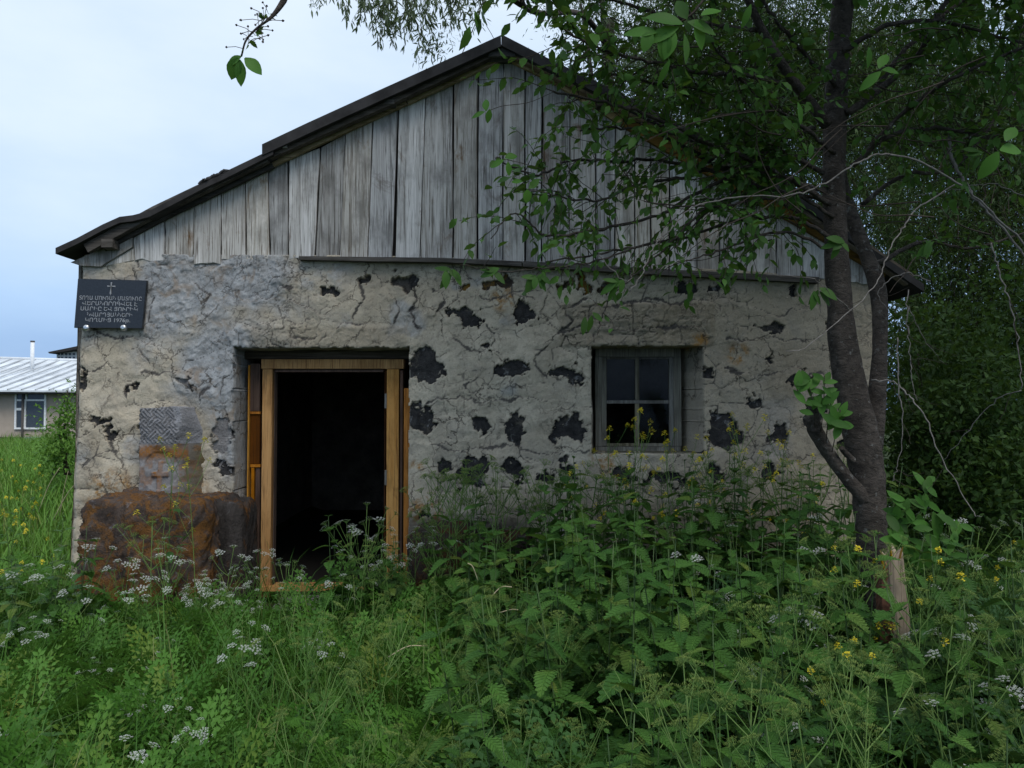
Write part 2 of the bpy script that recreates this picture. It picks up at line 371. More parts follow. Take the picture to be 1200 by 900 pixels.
M = dict(
    plaster=mat_plaster(),
    basalt=mat_stone('basalt', (0.018, 0.018, 0.019), (0.070, 0.067, 0.066), 0.12, (0.20, 0.18, 0.145), 12),
    basalt_brown=mat_stone('basalt_brown', (0.035, 0.028, 0.022), (0.09, 0.075, 0.06), 0.45, (0.30, 0.17, 0.03)),
    boulder_shade=mat_stone('shaded_boulder', (0.025, 0.022, 0.02), (0.07, 0.06, 0.055), 0.15, (0.16, 0.07, 0.02), 8, (0.12, 0.12, 0.125)),  # darker boulder stone; shade of its right side put into the colour
    footing=mat_stone('footing_stone', (0.030, 0.025, 0.021), (0.075, 0.06, 0.05), 0.32, (0.14, 0.065, 0.02), 8, (0.14, 0.14, 0.13)),
    grey_stone=mat_stone('grey_stone', (0.16, 0.15, 0.15), (0.30, 0.29, 0.285)),
    boulder=mat_stone('boulder', (0.040, 0.030, 0.026), (0.125, 0.095, 0.080), 0.50, (0.235, 0.108, 0.030), 13, (0.19, 0.19, 0.20)),
    khach=mat_khach(),
    khach_grey=mat_stone('carved_tuff_clean', (0.19, 0.19, 0.20), (0.33, 0.33, 0.35)),
    rubble=mat_stone('rubble', (0.10, 0.09, 0.08), (0.28, 0.25, 0.21), 0.0, scale=4),
    dark_in=mat_flat('interior_shade', (0.020, 0.018, 0.016)),  # near black: the unlit interior's darkness is put into the colour
    wood=mat_wood('weathered_wood', (0.37, 0.36, 0.342), (0.58, 0.57, 0.555), (0.075, 0.064, 0.054), stain=0.7, bump=1.0),
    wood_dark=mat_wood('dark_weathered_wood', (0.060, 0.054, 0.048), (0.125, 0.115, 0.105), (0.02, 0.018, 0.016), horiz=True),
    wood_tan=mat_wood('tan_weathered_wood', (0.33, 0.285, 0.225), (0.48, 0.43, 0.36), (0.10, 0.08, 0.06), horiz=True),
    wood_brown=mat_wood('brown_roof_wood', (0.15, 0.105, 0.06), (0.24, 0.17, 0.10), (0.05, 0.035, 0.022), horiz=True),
    pine=mat_wood('pine_wood', (0.43, 0.225, 0.080), (0.54, 0.315, 0.125), (0.15, 0.07, 0.028), bump=0.5, vary=0.12, stain=0.6),
    pine_red=mat_wood('stained_pine', (0.38, 0.155, 0.035), (0.46, 0.20, 0.055), (0.13, 0.045, 0.014), bump=0.8, vary=0.1),
    panel=mat_wood('brown_panel', (0.075, 0.035, 0.018), (0.12, 0.06, 0.035), (0.03, 0.015, 0.008), bump=0.3),
    paint_wood=mat_wood('worn_painted_wood', (0.15, 0.145, 0.125), (0.27, 0.26, 0.23), (0.06, 0.055, 0.045), bump=0.6),
    felt=mat_flat('roofing_felt', (0.035, 0.033, 0.033), 0.85, 0.2, 0, 0.4, 8),
    granite=mat_flat('polished_granite', (0.018, 0.020, 0.024), 0.22, 0.5, 0, 0.3, 90),
    engrave=mat_flat('engraved_grey', (0.30, 0.31, 0.33), 0.8),
    hinge=mat_flat('hinge_steel', (0.16, 0.15, 0.13), 0.5, 0.4, 0.5),
    steel=mat_flat('bolt_steel', (0.62, 0.62, 0.62), 0.3, 0.5, 0.9),
    glass=mat_glass(),
    bark=mat_bark(), soil=mat_soil(),
    bark_pale=mat_flat('dead_twig', (0.17, 0.155, 0.14), 0.9, 0.2, 0, 0.4, 40),
    bark_red=mat_flat('reddish_bark', (0.105, 0.05, 0.032), 0.95, 0.2, 0, 0.5, 45),
    split_wood=mat_wood('split_wood', (0.27, 0.20, 0.125), (0.38, 0.29, 0.19), (0.11, 0.07, 0.04), bump=0.9),
    twig=mat_flat('twig_bark', (0.050, 0.040, 0.032), 0.9, 0.2, 0, 0.4, 60),
    cherry=mat_leaf('cherry_leaf', (0.026, 0.070, 0.012), (0.058, 0.142, 0.026), 0.32),
    young=mat_leaf('young_leaf', (0.034, 0.11, 0.014), (0.072, 0.19, 0.030), 0.38),
    willow=mat_leaf('willow_leaf', (0.045, 0.072, 0.035), (0.105, 0.145, 0.075), 0.25),
    willow_green=mat_leaf('willow_green_leaf', (0.022, 0.046, 0.013), (0.048, 0.085, 0.025), 0.22),
    shrub=mat_leaf('shrub_leaf', (0.020, 0.048, 0.011), (0.046, 0.092, 0.020), 0.25),
    shrub_bright=mat_leaf('bright_shrub_leaf', (0.07, 0.17, 0.025), (0.15, 0.29, 0.05), 0.35),
    nettle=mat_leaf('nettle_leaf', (0.032, 0.096, 0.017), (0.074, 0.172, 0.030), 0.22, 0.5, c3=(0.15, 0.19, 0.035), veins=8),
    burdock=mat_leaf('burdock_leaf', (0.045, 0.105, 0.035), (0.07, 0.15, 0.042), 0.2, 0.5, veins=6),
    chervil=mat_leaf('chervil_leaf', (0.036, 0.115, 0.013), (0.088, 0.215, 0.030), 0.3, c3=(0.17, 0.22, 0.04)),
    chervil_shade=mat_leaf('shaded_chervil_leaf', (0.020, 0.060, 0.017), (0.040, 0.105, 0.026), 0.25),  # darker copy of the chervil leaf, undergrowth shade put into the colour
    grass=mat_leaf('grass_blade', (0.036, 0.105, 0.014), (0.088, 0.19, 0.030), 0.3, 0.5, 0.2, (0.30, 0.26, 0.12)),
    meadow=mat_leaf('meadow_blade', (0.07, 0.175, 0.02), (0.16, 0.30, 0.05), 0.3, 0.5, 0.2, (0.30, 0.27, 0.11)),
    straw=mat_flat('dry_straw', (0.42, 0.36, 0.22)),
    stem=mat_leaf('green_stem', (0.07, 0.145, 0.03), (0.14, 0.225, 0.06), 0.1),
    stem_dark=mat_leaf('dark_stem', (0.045, 0.085, 0.03), (0.08, 0.13, 0.045), 0.1),
    petal=mat_leaf('white_petal', (0.66, 0.68, 0.64), (0.80, 0.82, 0.78), 0.3, 0.6),
    seed=mat_leaf('green_seed', (0.13, 0.215, 0.04), (0.27, 0.35, 0.095), 0.25),
    yellow=mat_leaf('yellow_petal', (0.66, 0.52, 0.02), (0.80, 0.68, 0.06), 0.3),
    tin=mat_flat('tin_roof', (0.60, 0.635, 0.67), 0.55, 0.4, 0.0, 0.22, 1.6),
    tin_dark=mat_flat('tin_seam', (0.47, 0.485, 0.50), 0.6, 0.3, 0, 0.25, 2),
    render_wall=mat_flat('house_render', (0.40, 0.335, 0.28), 0.95, 0.2, 0, 0.1, 4),
    white=mat_flat('white_paint', (0.78, 0.79, 0.80), 0.5),
    pane_far=mat_flat('dark_pane', (0.06, 0.075, 0.095), 0.15, 0.5),
    plinth=mat_flat('blue_grey_paint', (0.36, 0.42, 0.48), 0.9),
    eave_dark=mat_flat('dark_eave_wood', (0.10, 0.09, 0.085), 0.9),  # dark tone for the neighbour's eave board, ledge, downpipe and chimney cap
)

# ------------------------------------------------------------------ ground
def gz(x, y):
    x = np.asarray(x, float); y = np.asarray(y, float)
    z = -0.09 + 0.05 * fbm(x * 0.6, y * 0.6, 3, 3)
    z = z + 0.40 * sstep(0.8, 5.5, y) * sstep(-2.6, -4.2, x) + 0.1 * sstep(-1, 4, x) * sstep(-3, 3, y)
    z = z + 0.03 * sstep(8, 20, y)
    return z
def build_ground():
    ax = np.concatenate([np.linspace(-400, -16, 24), np.linspace(-14, 14, 141), np.linspace(16, 400, 24)])
    ay = np.concatenate([np.linspace(-60, -9, 12), np.linspace(-8, 20, 141), np.linspace(22, 700, 30)])
    X, Y = np.meshgrid(ax, ay); Z = gz(X, Y)
    v = np.stack([X, Y, Z], 2).reshape(-1, 3); nx = len(ax); ny = len(ay)
    i = (np.arange(ny - 1)[:, None] * nx + np.arange(nx - 1)[None]).ravel()
    t = np.concatenate([np.stack([i, i + 1, i + nx + 1], 1), np.stack([i, i + nx + 1, i + nx], 1)])
    o = link('ground', mesh_np('ground', v, t, M['soil'])); tag(o, kind='structure')
build_ground()

# ------------------------------------------------------------------ the stone house
XL, XR, DEP, TH = P(90, 400, 0).x, P(1028, 400, 0).x, 6.2, 0.5
house = thing('stone_house', 'old rubble stone house with cracked beige plaster, grey plank gable and open doorway', 'house', (0, 0, -0.1))
def ztop(x):
    px = 600 + np.asarray(x) * 140
    return np.interp(px, [60, 350, 500, 600, 750, 960, 1060], [P(0, y, 0).z for y in (303, 304, 305, 309, 316, 328, 334)])
D0, D1, DT = P(280, 0, 0).x, P(481, 0, 0).x, P(0, 408, 0).z          # door opening in the wall face
W0, W1 = P(692, 0, 0).x, P(821, 0, 0).x; WT, WB = P(0, 406, 0).z, P(0, 531, 0).z
patches = [  # px, py, half w, half h : dark rubble stones where the plaster has fallen
 (475,333,12,10,0),(587,329,15,15,1),(545,373,25,17,0),(610,369,20,13,0),(497,429,20,22,0),(489,490,14,24,0),(602,434,20,11,0),
 (666,438,27,9,0),(560,498,12,14,0),(604,500,18,18,0),(666,500,26,17,0),(518,546,10,13,0),(552,552,17,18,0),(604,552,14,13,0),
 (666,550,22,13,0),(727,560,20,9,0),(681,333,10,15,1),(710,335,13,8,1),(800,336,17,9,0),(843,337,11,9,0),(902,386,14,6,0),(904,421,7,6,0),
 (825,438,10,14,0),(847,508,30,20,0),(843,556,13,18,0),(918,508,15,10,0),(939,446,12,10,0),(952,483,13,18,0),(789,560,25,7,0),
 (906,550,14,12,0),(925,338,5,9,0),(122,493,11,6,0),(128,504,4,11,0),(93,450,9,22,0),(217,447,16,9,2),(390,343,8,7,0),(430,332,7,9,0),
 (272,546,17,6,0),(167,500,5,7,0),(152,455,5,8,0),(264,512,14,30,2),(540,333,9,6,1),(760,556,14,9,0),(986,420,10,8,0),(990,520,12,16,0),
 (972,380,9,6,0),(640,560,9,8,0),(500,600,14,7,0),(880,470,8,6,0),(576,404,7,4,0),(570,336,6,8,1),(660,333,8,7,1)]
crack_px = [
 [(82,434),(96,432),(112,431),(126,424)],[(88,513),(96,511),(108,507),(118,495)],[(128,500),(133,512),(134,522)],[(147,462),(151,452),(156,449)],
 [(134,522),(152,560)],[(172,432),(190,440),(203,438)],[(100,545),(125,530),(140,526)],[(166,568),(176,555),(190,552)],[(225,480),(240,462),(246,452)],
 [(300,345),(310,352),(330,338),(345,341)],[(330,360),(350,352),(372,366)],[(395,388),(402,380),(425,383)],[(300,380),(330,372),(345,380),(367,377)],
 [(345,395),(360,398),(372,392)],[(420,330),(424,350),(416,372)],[(455,345),(468,360),(462,378)],[(480,330),(490,352),(478,366),(492,384)],
 [(655,358),(690,352),(720,360),(760,350),(800,354),(830,348)],[(655,388),(700,384),(760,386),(820,383)],[(660,364),(668,374),(659,386)],
 [(505,340),(520,352),(512,368)],[(530,400),(560,410),(575,402),(590,415)],[(500,470),(530,466),(560,472),(600,466),(640,470)],
 [(505,520),(540,528),(580,522),(630,530),(690,526)],[(640,345),(632,365),(648,380)],[(570,380),(583,392),(577,402)],[(850,395),(870,400),(905,394),(950,402)],
 [(880,360),(910,368),(950,362)],[(850,430),(890,440),(930,432),(965,440)],[(560,440),(545,455),(560,470)],[(640,405),(625,425),(640,445)],
 [(480,595),(500,592),(520,597)],[(230,330),(250,345),(240,360)],[(105,380),(130,395),(160,398),(190,410)],[(560,345),(575,352),(600,346),(625,352)]]
def patch_mask(X, Z):
    m = np.zeros_like(X); wx = 0.125 * fbm(X * 9, Z * 9, 5, 51, 0.62); wz = 0.105 * fbm(X * 9, Z * 9, 5, 71, 0.62)
    for (px, py, a, b, k) in patches:
        q = P(px, py, 0); an = math.sin(px * 1.7 + py) * 0.5; ca, sa = math.cos(an), math.sin(an); ux = (X + wx - q.x); uz = (Z + wz - q.z); d = np.abs((ux * ca + uz * sa) / (a * (0.85 + 0.25 * math.sin(px * 3.1)) / 140)) ** 1.5 + np.abs((uz * ca - ux * sa) / (b * (0.85 + 0.2 * math.cos(py * 2.3)) / 140)) ** 1.5
        m = np.maximum(m, 1 - sstep(0.88, 1.10, d))
    return m
def base_h(X, Z):
    h = 0.035 * fbm(X * 1.1, Z * 1.1, 3, 1) + 0.014 * fbm(X * 4.5, Z * 4.5, 3, 2) + 0.018
    return h
def build_front_wall():
    nx, nz_ = 800, 330
    u = np.linspace(0, 1, nx)[None]; v = np.linspace(0, 1, nz_)[:, None]
    zb = -0.30
    Xm = XL + (XR - XL) * u + 0 * v
    Z = zb + (ztop(Xm) + 0.03 - zb) * v
    lean = 0.065 * (1 - v) + 0.02 * fbm(v * 7 + 0 * u, 0 * v + 3.3 + 0 * u, 3, 4)
    X = Xm - lean * (1 - u) ** 6 + lean * 0.5 * u ** 6
    wx = X + 0.06 * fbm(X * 3, Z * 3, 3, 11); wz = Z + 0.06 * fbm(X * 3, Z * 3, 3, 12)
    f1, f2, sid = worley(wx * 2.9, wz * 4.4, 21)
    e1 = f2 - f1
    h = base_h(X, Z) + 0.014 * sstep(0.0, 0.45, e1) * (0.15 + 0.85 * vnoise(X * 1.3, Z * 1.3, 5))
    # flaking coats: terraces with crisp rims
    q = fbm(X * 2.6 + 5, Z * 3.4, 5, 31, 0.55) * 4.2
    st = np.floor(q) + sstep(0.0, 0.10, q - np.floor(q))
    h = h + 0.0042 * st
    rim = np.exp(-((q - np.floor(q)) / 0.045) ** 2) * (vnoise(X * 2.1, Z * 2.1, 6) > 0.45)
    # cracks round the stones, gated so they come and go
    gate = sstep(0.52, 0.66, vnoise(X * 2.6 + 9, Z * 2.6, 8))
    ck = (1 - sstep(0.006, 0.028, e1 + 0.03 * fbm(X * 30, Z * 30, 2, 9))) * gate
    f1b, f2b, _ = worley((X + 0.05 * fbm(X * 6, Z * 6, 3, 14)) * 7, (Z + 0.05 * fbm(X * 6, Z * 6, 3, 15)) * 9, 33)
    ck2 = (1 - sstep(0.010, 0.045, f2b - f1b + 0.03 * fbm(X * 40, Z * 40, 2, 23))) * sstep(0.56, 0.68, vnoise(X * 2.3, Z * 2.3, 18)) * 0.7
    dmin = np.full(X.shape, 9.0); side = np.zeros_like(X)
    jx = X + 0.050 * fbm(X * 8, Z * 8, 5, 41, 0.6); jz = Z + 0.055 * fbm(X * 8, Z * 8, 5, 42, 0.6)
    for line in crack_px:
        pts = [P(a, b, 0) for a, b in line]
        for a, b in zip(pts[:-1], pts[1:]):
            dx, dz = b.x - a.x, b.z - a.z; tt = np.clip(((jx - a.x) * dx + (jz - a.z) * dz) / (dx * dx + dz * dz), 0, 1)
            dd = np.hypot(jx - a.x - tt * dx, jz - a.z - tt * dz); cl_ = dd < dmin
            side = np.where(cl_, np.sign((jx - a.x) * dz - (jz - a.z) * dx), side); dmin = np.minimum(dmin, dd)
    wid = 0.010 * sstep(0.25, 0.9, vnoise(X * 7, Z * 7, 19))
    ck3 = 1 - sstep(wid, wid + 0.006, dmin)
    crack = np.maximum(np.maximum(ck, ck2), ck3)
    step3 = 0.007 * np.exp(-dmin / 0.05) * side
    h = h - 0.010 * crack - 0.004 * rim + step3 + 0.0035 * fbm(X * 28, Z * 28, 3, 44) + 0.0022 * fbm(X * 70, Z * 70, 2, 45)
    # window lintel: cast band with board marks
    px = 600 + X * 140; py = 478 - (Z - CAMZ) * 140
    lint = sstep(652, 658, px) * sstep(840, 832, px) * sstep(352, 358, py) * sstep(408, 404, py)
    h = h + lint * (0.012 + 0.005 * fbm(X * 4, Z * 42, 3, 91))
    dl = sstep(285, 300, px) * sstep(480, 470, px) * sstep(378, 386, py) * sstep(412, 406, py)
    h = h + dl * 0.015
    # grey cement smear, upper left down to the door
    n = fbm(X * 2.2, Z * 2.2, 4, 92)
    path = np.minimum(np.hypot((px - 190) / 1.5, (py - 360)), np.hypot(px - 262, (py - 415) / 1.1))
    path = np.minimum(path, np.hypot((px - 260) / 2.3, (py - 322) * 1.3))
    cem = sstep(75, 35, path + 45 * n)
    cem = np.maximum(cem, 0.9 * sstep(26, 8, np.abs(px - 275) + 20 * n) * sstep(400, 430, py) * sstep(580, 540, py))
    cem = np.maximum(cem, sstep(0.35, 0.55, n) * 0.6)
    h = h + cem * (0.018 * fbm(X * 9, Z * 9, 4, 93, 0.6) + 0.006 * fbm(X * 38, Z * 38, 2, 94))
    m = patch_mask(X, Z)
    hole = m
    b0 = base_h(X, Z); h = b0 + np.log1p(np.exp((h - b0) / 0.006)) * 0.006; h = h * (1 - hole) + (b0 - 0.045) * hole
    # lower courses beneath the plaster
    low = sstep(600, 622, py + 14 * n) * sstep(470, 480, px) * sstep(640, 600, px)
    h = h - 0.03 * low
    # rounded outer corner
    h = h - 0.10 * sstep(0.10, 0.0, X - X[:, :1]) ** 2 - 0.06 * sstep(0.06, 0, X[:, -1:] - X)
    old = np.clip(lint * 0.8 + dl * 0.5 + sstep(0.35, 0.6, fbm(X * 1.7, Z * 1.7, 3, 95)) * 0.35 + 0.5 * sstep(700, 900, px) , 0, 1)  # last term darkens the right of the wall: tree shade as colour
    lich = np.zeros_like(X)
    for (a, b, r) in ((590, 350, 20), (489, 548, 12), (135, 580, 40), (215, 575, 40), (500, 600, 30), (820, 400, 14), (865, 415, 18), (715, 535, 30), (200, 545, 30), (160, 372, 14)):
        lich = np.maximum(lich, sstep(r, r * 0.4, np.hypot(px - a, py - b)))
    gap = np.clip(0.9 * crack + 0.9 * hole + 0.35 * rim, 0, 1)
    gap = np.maximum(gap, 0.75 * low)
    # cut door and window with ragged rims
    ex = 0.012 * fbm(Z * 14, X * 3, 3, 96); ez = 0.014 * fbm(X * 14, Z * 3, 3, 97)
    ind = (X + ex > D0) & (X + ex < D1) & (Z + ez < DT)
    inw = (X + ex > W0) & (X + ex < W1) & (Z + ez < WT) & (Z + ez > WB)
    cut = ind | inw
    Yv = -h
    idx = np.arange(nx * nz_).reshape(nz_, nx)
    a, b, c, d = idx[:-1, :-1], idx[:-1, 1:], idx[1:, 1:], idx[1:, :-1]
    keep = ~(cut[:-1, :-1] | cut[:-1, 1:] | cut[1:, 1:] | cut[1:, :-1])
    T = np.concatenate([np.stack([a[keep], b[keep], c[keep]], 1), np.stack([a[keep], c[keep], d[keep]], 1)])
    V = np.stack([X, Yv, Z], 2).reshape(-1, 3)
    # rims: border edges of the cut pushed back into the wall
    ed = {}
    E = np.concatenate([T[:, [0, 1]], T[:, [1, 2]], T[:, [2, 0]]])
    key = np.sort(E, 1); k1 = key[:, 0].astype(np.int64) * (nx * nz_) + key[:, 1]
    uq, inv, cnt = np.unique(k1, return_inverse=True, return_counts=True)
    be = E[cnt[inv] == 1]
    n0 = len(V); vs = np.unique(be); mp_ = {int(q_): n0 + i for i, q_ in enumerate(vs)}
    m_ = len(vs); front_ = V[vs]; sn = front_.copy(); fx, fz = front_[:, 0], front_[:, 2]
    onw = (fx > W0 - 0.06) & (fx < W1 + 0.06) & (fz < WT + 0.06) & (fz > WB - 0.06); ond = (fx > D0 - 0.06) & (fx < D1 + 0.06) & (fz < DT + 0.06)
    for msk, xa, xb, zz_ in ((onw, W0, W1, (WB, WT)), (ond, D0, D1, (DT,))):
        for t_ in (xa, xb): k_ = msk & (np.abs(fx - t_) < 0.045); sn[k_, 0] = t_ + 0.010 * fbm(fz[k_] * 4, fz[k_] * 0 + t_, 3, 98)
        for t_ in zz_: k_ = msk & (np.abs(fz - t_) < 0.045) & (fx > xa + 0.03) & (fx < xb - 0.03); sn[k_, 2] = t_ + 0.010 * fbm(fx[k_] * 4, fx[k_] * 0 + t_, 3, 99)
    mid = sn.copy(); mid[:, 1] = 0.05; back = sn.copy(); back[:, 1] = 0.48
    edge = ~(onw | ond); mid[edge] = front_[edge]; back[edge] = front_[edge]; mid[edge, 1] = 0.05; back[edge, 1] = 0.48
    back[onw, 0] = np.where(back[onw, 0] > (W0 + W1) / 2, back[onw, 0] - 0.13, back[onw, 0] + 0.06)     # splayed window reveal
    V2 = np.concatenate([V, mid, back])
    T2 = np.array([q_ for i, j in be for p_, r_ in [(mp_[int(i)], mp_[int(j)])] for q_ in ((j, i, p_), (j, p_, r_), (r_, p_, p_ + m_), (r_, p_ + m_, r_ + m_))])
    at = dict(cement=cem, old=old, lichen=lich, gap=gap)
    at = {k_: np.concatenate([x.ravel()] + [x.ravel()[vs] * (0.0 if k_ == 'gap' else 1.0)] * 2) for k_, x in at.items()}
    at['cement'][n0:] = np.where(np.concatenate([onw, onw]), 0.15, np.maximum(at['cement'][n0:], 0.7))
    me = mesh_np('front_wall', V2, np.concatenate([T, T2]), M['plaster'], True, at)
    return link('front_wall', me, house)
front = build_front_wall()
def rock_disc(cx, cz, a, b, y, rough, n=16, rings=4):
    V = [(cx, y, cz)]; ph = random.random() * 9
    for r_ in range(1, rings + 1):
        for i in range(n):
            an = i * 2 * math.pi / n; f = r_ / rings
            rr = f * (1 + 0.12 * math.sin(3 * an + ph) + 0.08 * math.sin(5 * an + ph * 2))
            V.append((cx + a * rr * math.cos(an), y + rng.normal() * rough + (0.05 if r_ == rings else 0), cz + b * rr * math.sin(an)))
    T = [(0, 1 + (i + 1) % n, 1 + i) for i in range(n)]
    for r_ in range(rings - 1):
        for i in range(n):
            p_ = 1 + r_ * n + i; q_ = 1 + r_ * n + (i + 1) % n
            T += [(p_, q_, q_ + n), (p_, q_ + n, p_ + n)]
    return np.array(V), np.array([(t_[0], t_[2], t_[1]) for t_ in T])
for (px, py, a, b, k) in patches:
    q = P(px, py, 0); hb = float(base_h(np.array([q.x]), np.array([q.z]))[0])
    gx, gy = 13, 11; U_, V_ = np.meshgrid(np.linspace(-1.45, 1.45, gx), np.linspace(-1.45, 1.45, gy))
    XX = q.x + U_ * (a + 3) / 140; ZZ = q.z + V_ * (b + 3) / 140; XX = XX + rng.normal(size=XX.shape) * 0.004; XX = np.where((XX > D0 - 0.02) & (XX < D0 + 0.5), D0 - 0.02, XX); XX = np.where((XX < D1 + 0.015) & (XX > D1 - 0.5), D1 + 0.015, XX); XX = np.maximum(XX, XL + 0.01); XX = np.where((XX > W0 - 0.02) & (XX < W0 + 0.3) & (ZZ > WB) & (ZZ < WT), W0 - 0.02, XX); XX = np.where((XX < W1 + 0.02) & (XX > W1 - 0.3) & (ZZ > WB) & (ZZ < WT), W1 + 0.02, XX)
    w1, w2, wi = worley(XX * 14 + 3, ZZ * 14, 57); sx, sz = _hash((wi * 9999).astype(np.int64), (wi * 777).astype(np.int64), 3) - .5, wi - 0.5
    dome = 0.05 * np.clip(np.maximum(np.abs(U_), np.abs(V_)) - 1.1, 0, 1)
    YY = -(base_h(XX, ZZ) - 0.018 + 0.014 * fbm(XX * 9, ZZ * 9, 3, 58) + 0.014 * (wi - 0.5) - dome)
    ii = np.arange(gx * gy).reshape(gy, gx); A_, B_, C_, D_ = ii[:-1, :-1], ii[:-1, 1:], ii[1:, 1:], ii[1:, :-1]
    mb = MB(); mb.add(np.stack([XX, YY, ZZ], 2).reshape(-1, 3), np.concatenate([np.stack([A_.ravel(), B_.ravel(), C_.ravel()], 1), np.stack([A_.ravel(), C_.ravel(), D_.ravel()], 1)]))
    mb.build('stone', M[('basalt', 'basalt_brown', 'grey_stone')[k]], front, False)
# rubble footing below the plaster to the right of the door
footing = []
for (a, b, c_, d) in ((480, 612, 560, 690), (562, 622, 625, 700)):
    p0 = P(a, d, 0); p1 = P(c_, b, 0); n = 12
    footing.append((p0, p1))

def simple_wall(name, x0, x1, y0, y1, z1, mat):
    mb = MB(); mb.add(*box_arr(x0, x1, y0, y1, -0.3, z1)); return mb.build(name, mat, house, False)
zw = float(ztop(np.array([XL]))) - 0.03
simple_wall('side_wall', XL - 0.03, XL + TH, 0.06, DEP, zw, M['rubble'])
simple_wall('side_wall', XR - TH, XR + 0.02, 0.06, DEP, zw - 0.2, M['rubble'])
simple_wall('back_wall', XL, XR, DEP - TH, DEP - 0.004, zw - 0.01, M['rubble'])
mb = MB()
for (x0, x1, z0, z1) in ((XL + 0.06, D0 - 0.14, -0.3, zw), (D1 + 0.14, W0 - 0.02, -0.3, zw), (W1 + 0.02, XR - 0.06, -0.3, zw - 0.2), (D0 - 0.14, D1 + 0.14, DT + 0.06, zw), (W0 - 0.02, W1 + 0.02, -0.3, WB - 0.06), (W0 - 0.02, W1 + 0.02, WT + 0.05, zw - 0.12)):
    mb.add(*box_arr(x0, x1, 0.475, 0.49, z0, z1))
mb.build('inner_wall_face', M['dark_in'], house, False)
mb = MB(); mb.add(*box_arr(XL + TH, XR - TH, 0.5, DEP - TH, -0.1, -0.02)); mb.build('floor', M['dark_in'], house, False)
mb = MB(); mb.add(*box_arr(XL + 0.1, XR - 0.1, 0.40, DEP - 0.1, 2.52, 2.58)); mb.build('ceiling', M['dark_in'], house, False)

# door frame -------------------------------------------------------
FY = 0.20
def slab(px0, py0, px1, py1, y0, y1, yref=None, jit=0.0):
    """box whose front face spans the pixels at depth y0"""
    a = P(px0, py1, y0); b = P(px1, py0, y0)
    return prism([(a.x, a.z), (b.x, a.z), (b.x, b.z), (a.x, b.z)], y0, y1)
frame = thing('door_frame', None, None); del frame  # parts below hang from the house itself
bpy.data.objects.remove(bpy.data.objects['door_frame'])
df = MB(); df.add(*slab(306, 421, 473, 432, FY, FY + 0.12)); df = df.build('door_frame', M['pine'], house, False)
def dpart(name, a, mat, y0=FY, y1=FY + 0.12):
    mb = MB(); mb.add(*slab(*a, y0, y1)); return mb.build(name, M[mat], df, False)
dpart('door_jamb', (305, 432.6, 319, 700), 'pine'); dpart('door_jamb', (452, 432.6, 467.5, 700), 'pine')
dpart('door_stop', (319.3, 433, 322.5, 690), 'panel', FY + 0.03, FY + 0.10); dpart('door_stop', (449.5, 433, 451.8, 690), 'panel', FY + 0.03, FY + 0.10)
dpart('door_stop', (322.7, 433, 449.3, 436), 'panel', FY + 0.03, FY + 0.10)
dpart('side_board', (468, 434, 472, 700), 'panel', FY - 0.03, FY + 0.07); dpart('side_board', (472.4, 455, 482, 700), 'pine_red', FY - 0.05, FY + 0.06)
dpart('edge_strip', (288, 428, 292.5, 700), 'pine', FY + 0.0, FY + 0.06)
for a in ((292.8, 426, 304.6, 482), (292.8, 485.5, 304.6, 544), (298, 548, 304.6, 700)): dpart('panel', a, 'panel', FY + 0.022, FY + 0.05)
for a in ((292.8, 482.3, 304.7, 485.2), (292.8, 544.3, 304.7, 547.6)): dpart('cross_bar', a, 'pine_red', FY + 0.008, FY + 0.05)
dpart('edge_strip', (292.8, 548, 297.7, 700), 'pine_red', FY + 0.01, FY + 0.06)
for py in (470, 560):
    dpart('hinge', (450.5, py - 9, 453.2, py + 9), 'hinge', FY - 0.006, FY + 0.03)
mb = MB(); mb.add(*box_arr(D0 - 0.12, D1 + 0.12, FY + 0.03, 0.44, P(0, 420, FY).z, DT + 0.10)); mb.build('door_lintel', M['wood_dark'], house, False)
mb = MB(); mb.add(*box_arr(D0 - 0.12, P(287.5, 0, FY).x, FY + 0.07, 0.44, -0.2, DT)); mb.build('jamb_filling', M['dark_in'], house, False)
mb = MB(); mb.add(*slab(306, 688, 470, 693, FY - 0.05, FY + 0.14)); mb.build('threshold', M['pine'], house, False)

# window -----------------------------------------------------------
WY = 0.26
win = MB(); win.add(*slab(698, 407, 798, 418, WY, WY + 0.1)); win.add(*slab(698, 523.5, 798, 532, WY, WY + 0.1)); win.add(*slab(698, 418.2, 705, 523.3, WY, WY + 0.1)); win.add(*slab(790, 418.2, 798, 523.3, WY, WY + 0.1))
win = win.build('window', M['paint_wood'], house, False)
def wpart(name, a, mat, y0, y1):
    mb = MB(); mb.add(*slab(*a, y0, y1)); return mb.build(name, M[mat], win, False)
for a in ((705.5, 418.5, 710.5, 523), (784.5, 418.5, 789.5, 523), (744.5, 418.5, 749, 468.9), (744.5, 473.1, 749, 523)): wpart('sash_bar', a, 'paint_wood', WY + 0.02, WY + 0.06)
for a in ((710.7, 469.1, 784.3, 472.9), (710.7, 418.5, 744.3, 421), (749.2, 418.5, 784.3, 421), (710.7, 519.5, 744.3, 523), (749.2, 519.5, 784.3, 523)): wpart('sash_bar', a, 'paint_wood', WY + 0.022, WY + 0.06)
for i, a in enumerate(((711, 420, 745, 470), (749, 420, 784, 470), (749, 472, 784, 521))):
    o = wpart('pane', a, 'glass', WY + 0.038, WY + 0.042)
mb = MB(); mb.add(*slab(690, 530.5, 822, 538, 0.01, WY + 0.1)); mb.build('window_sill', M['paint_wood'], house, False)

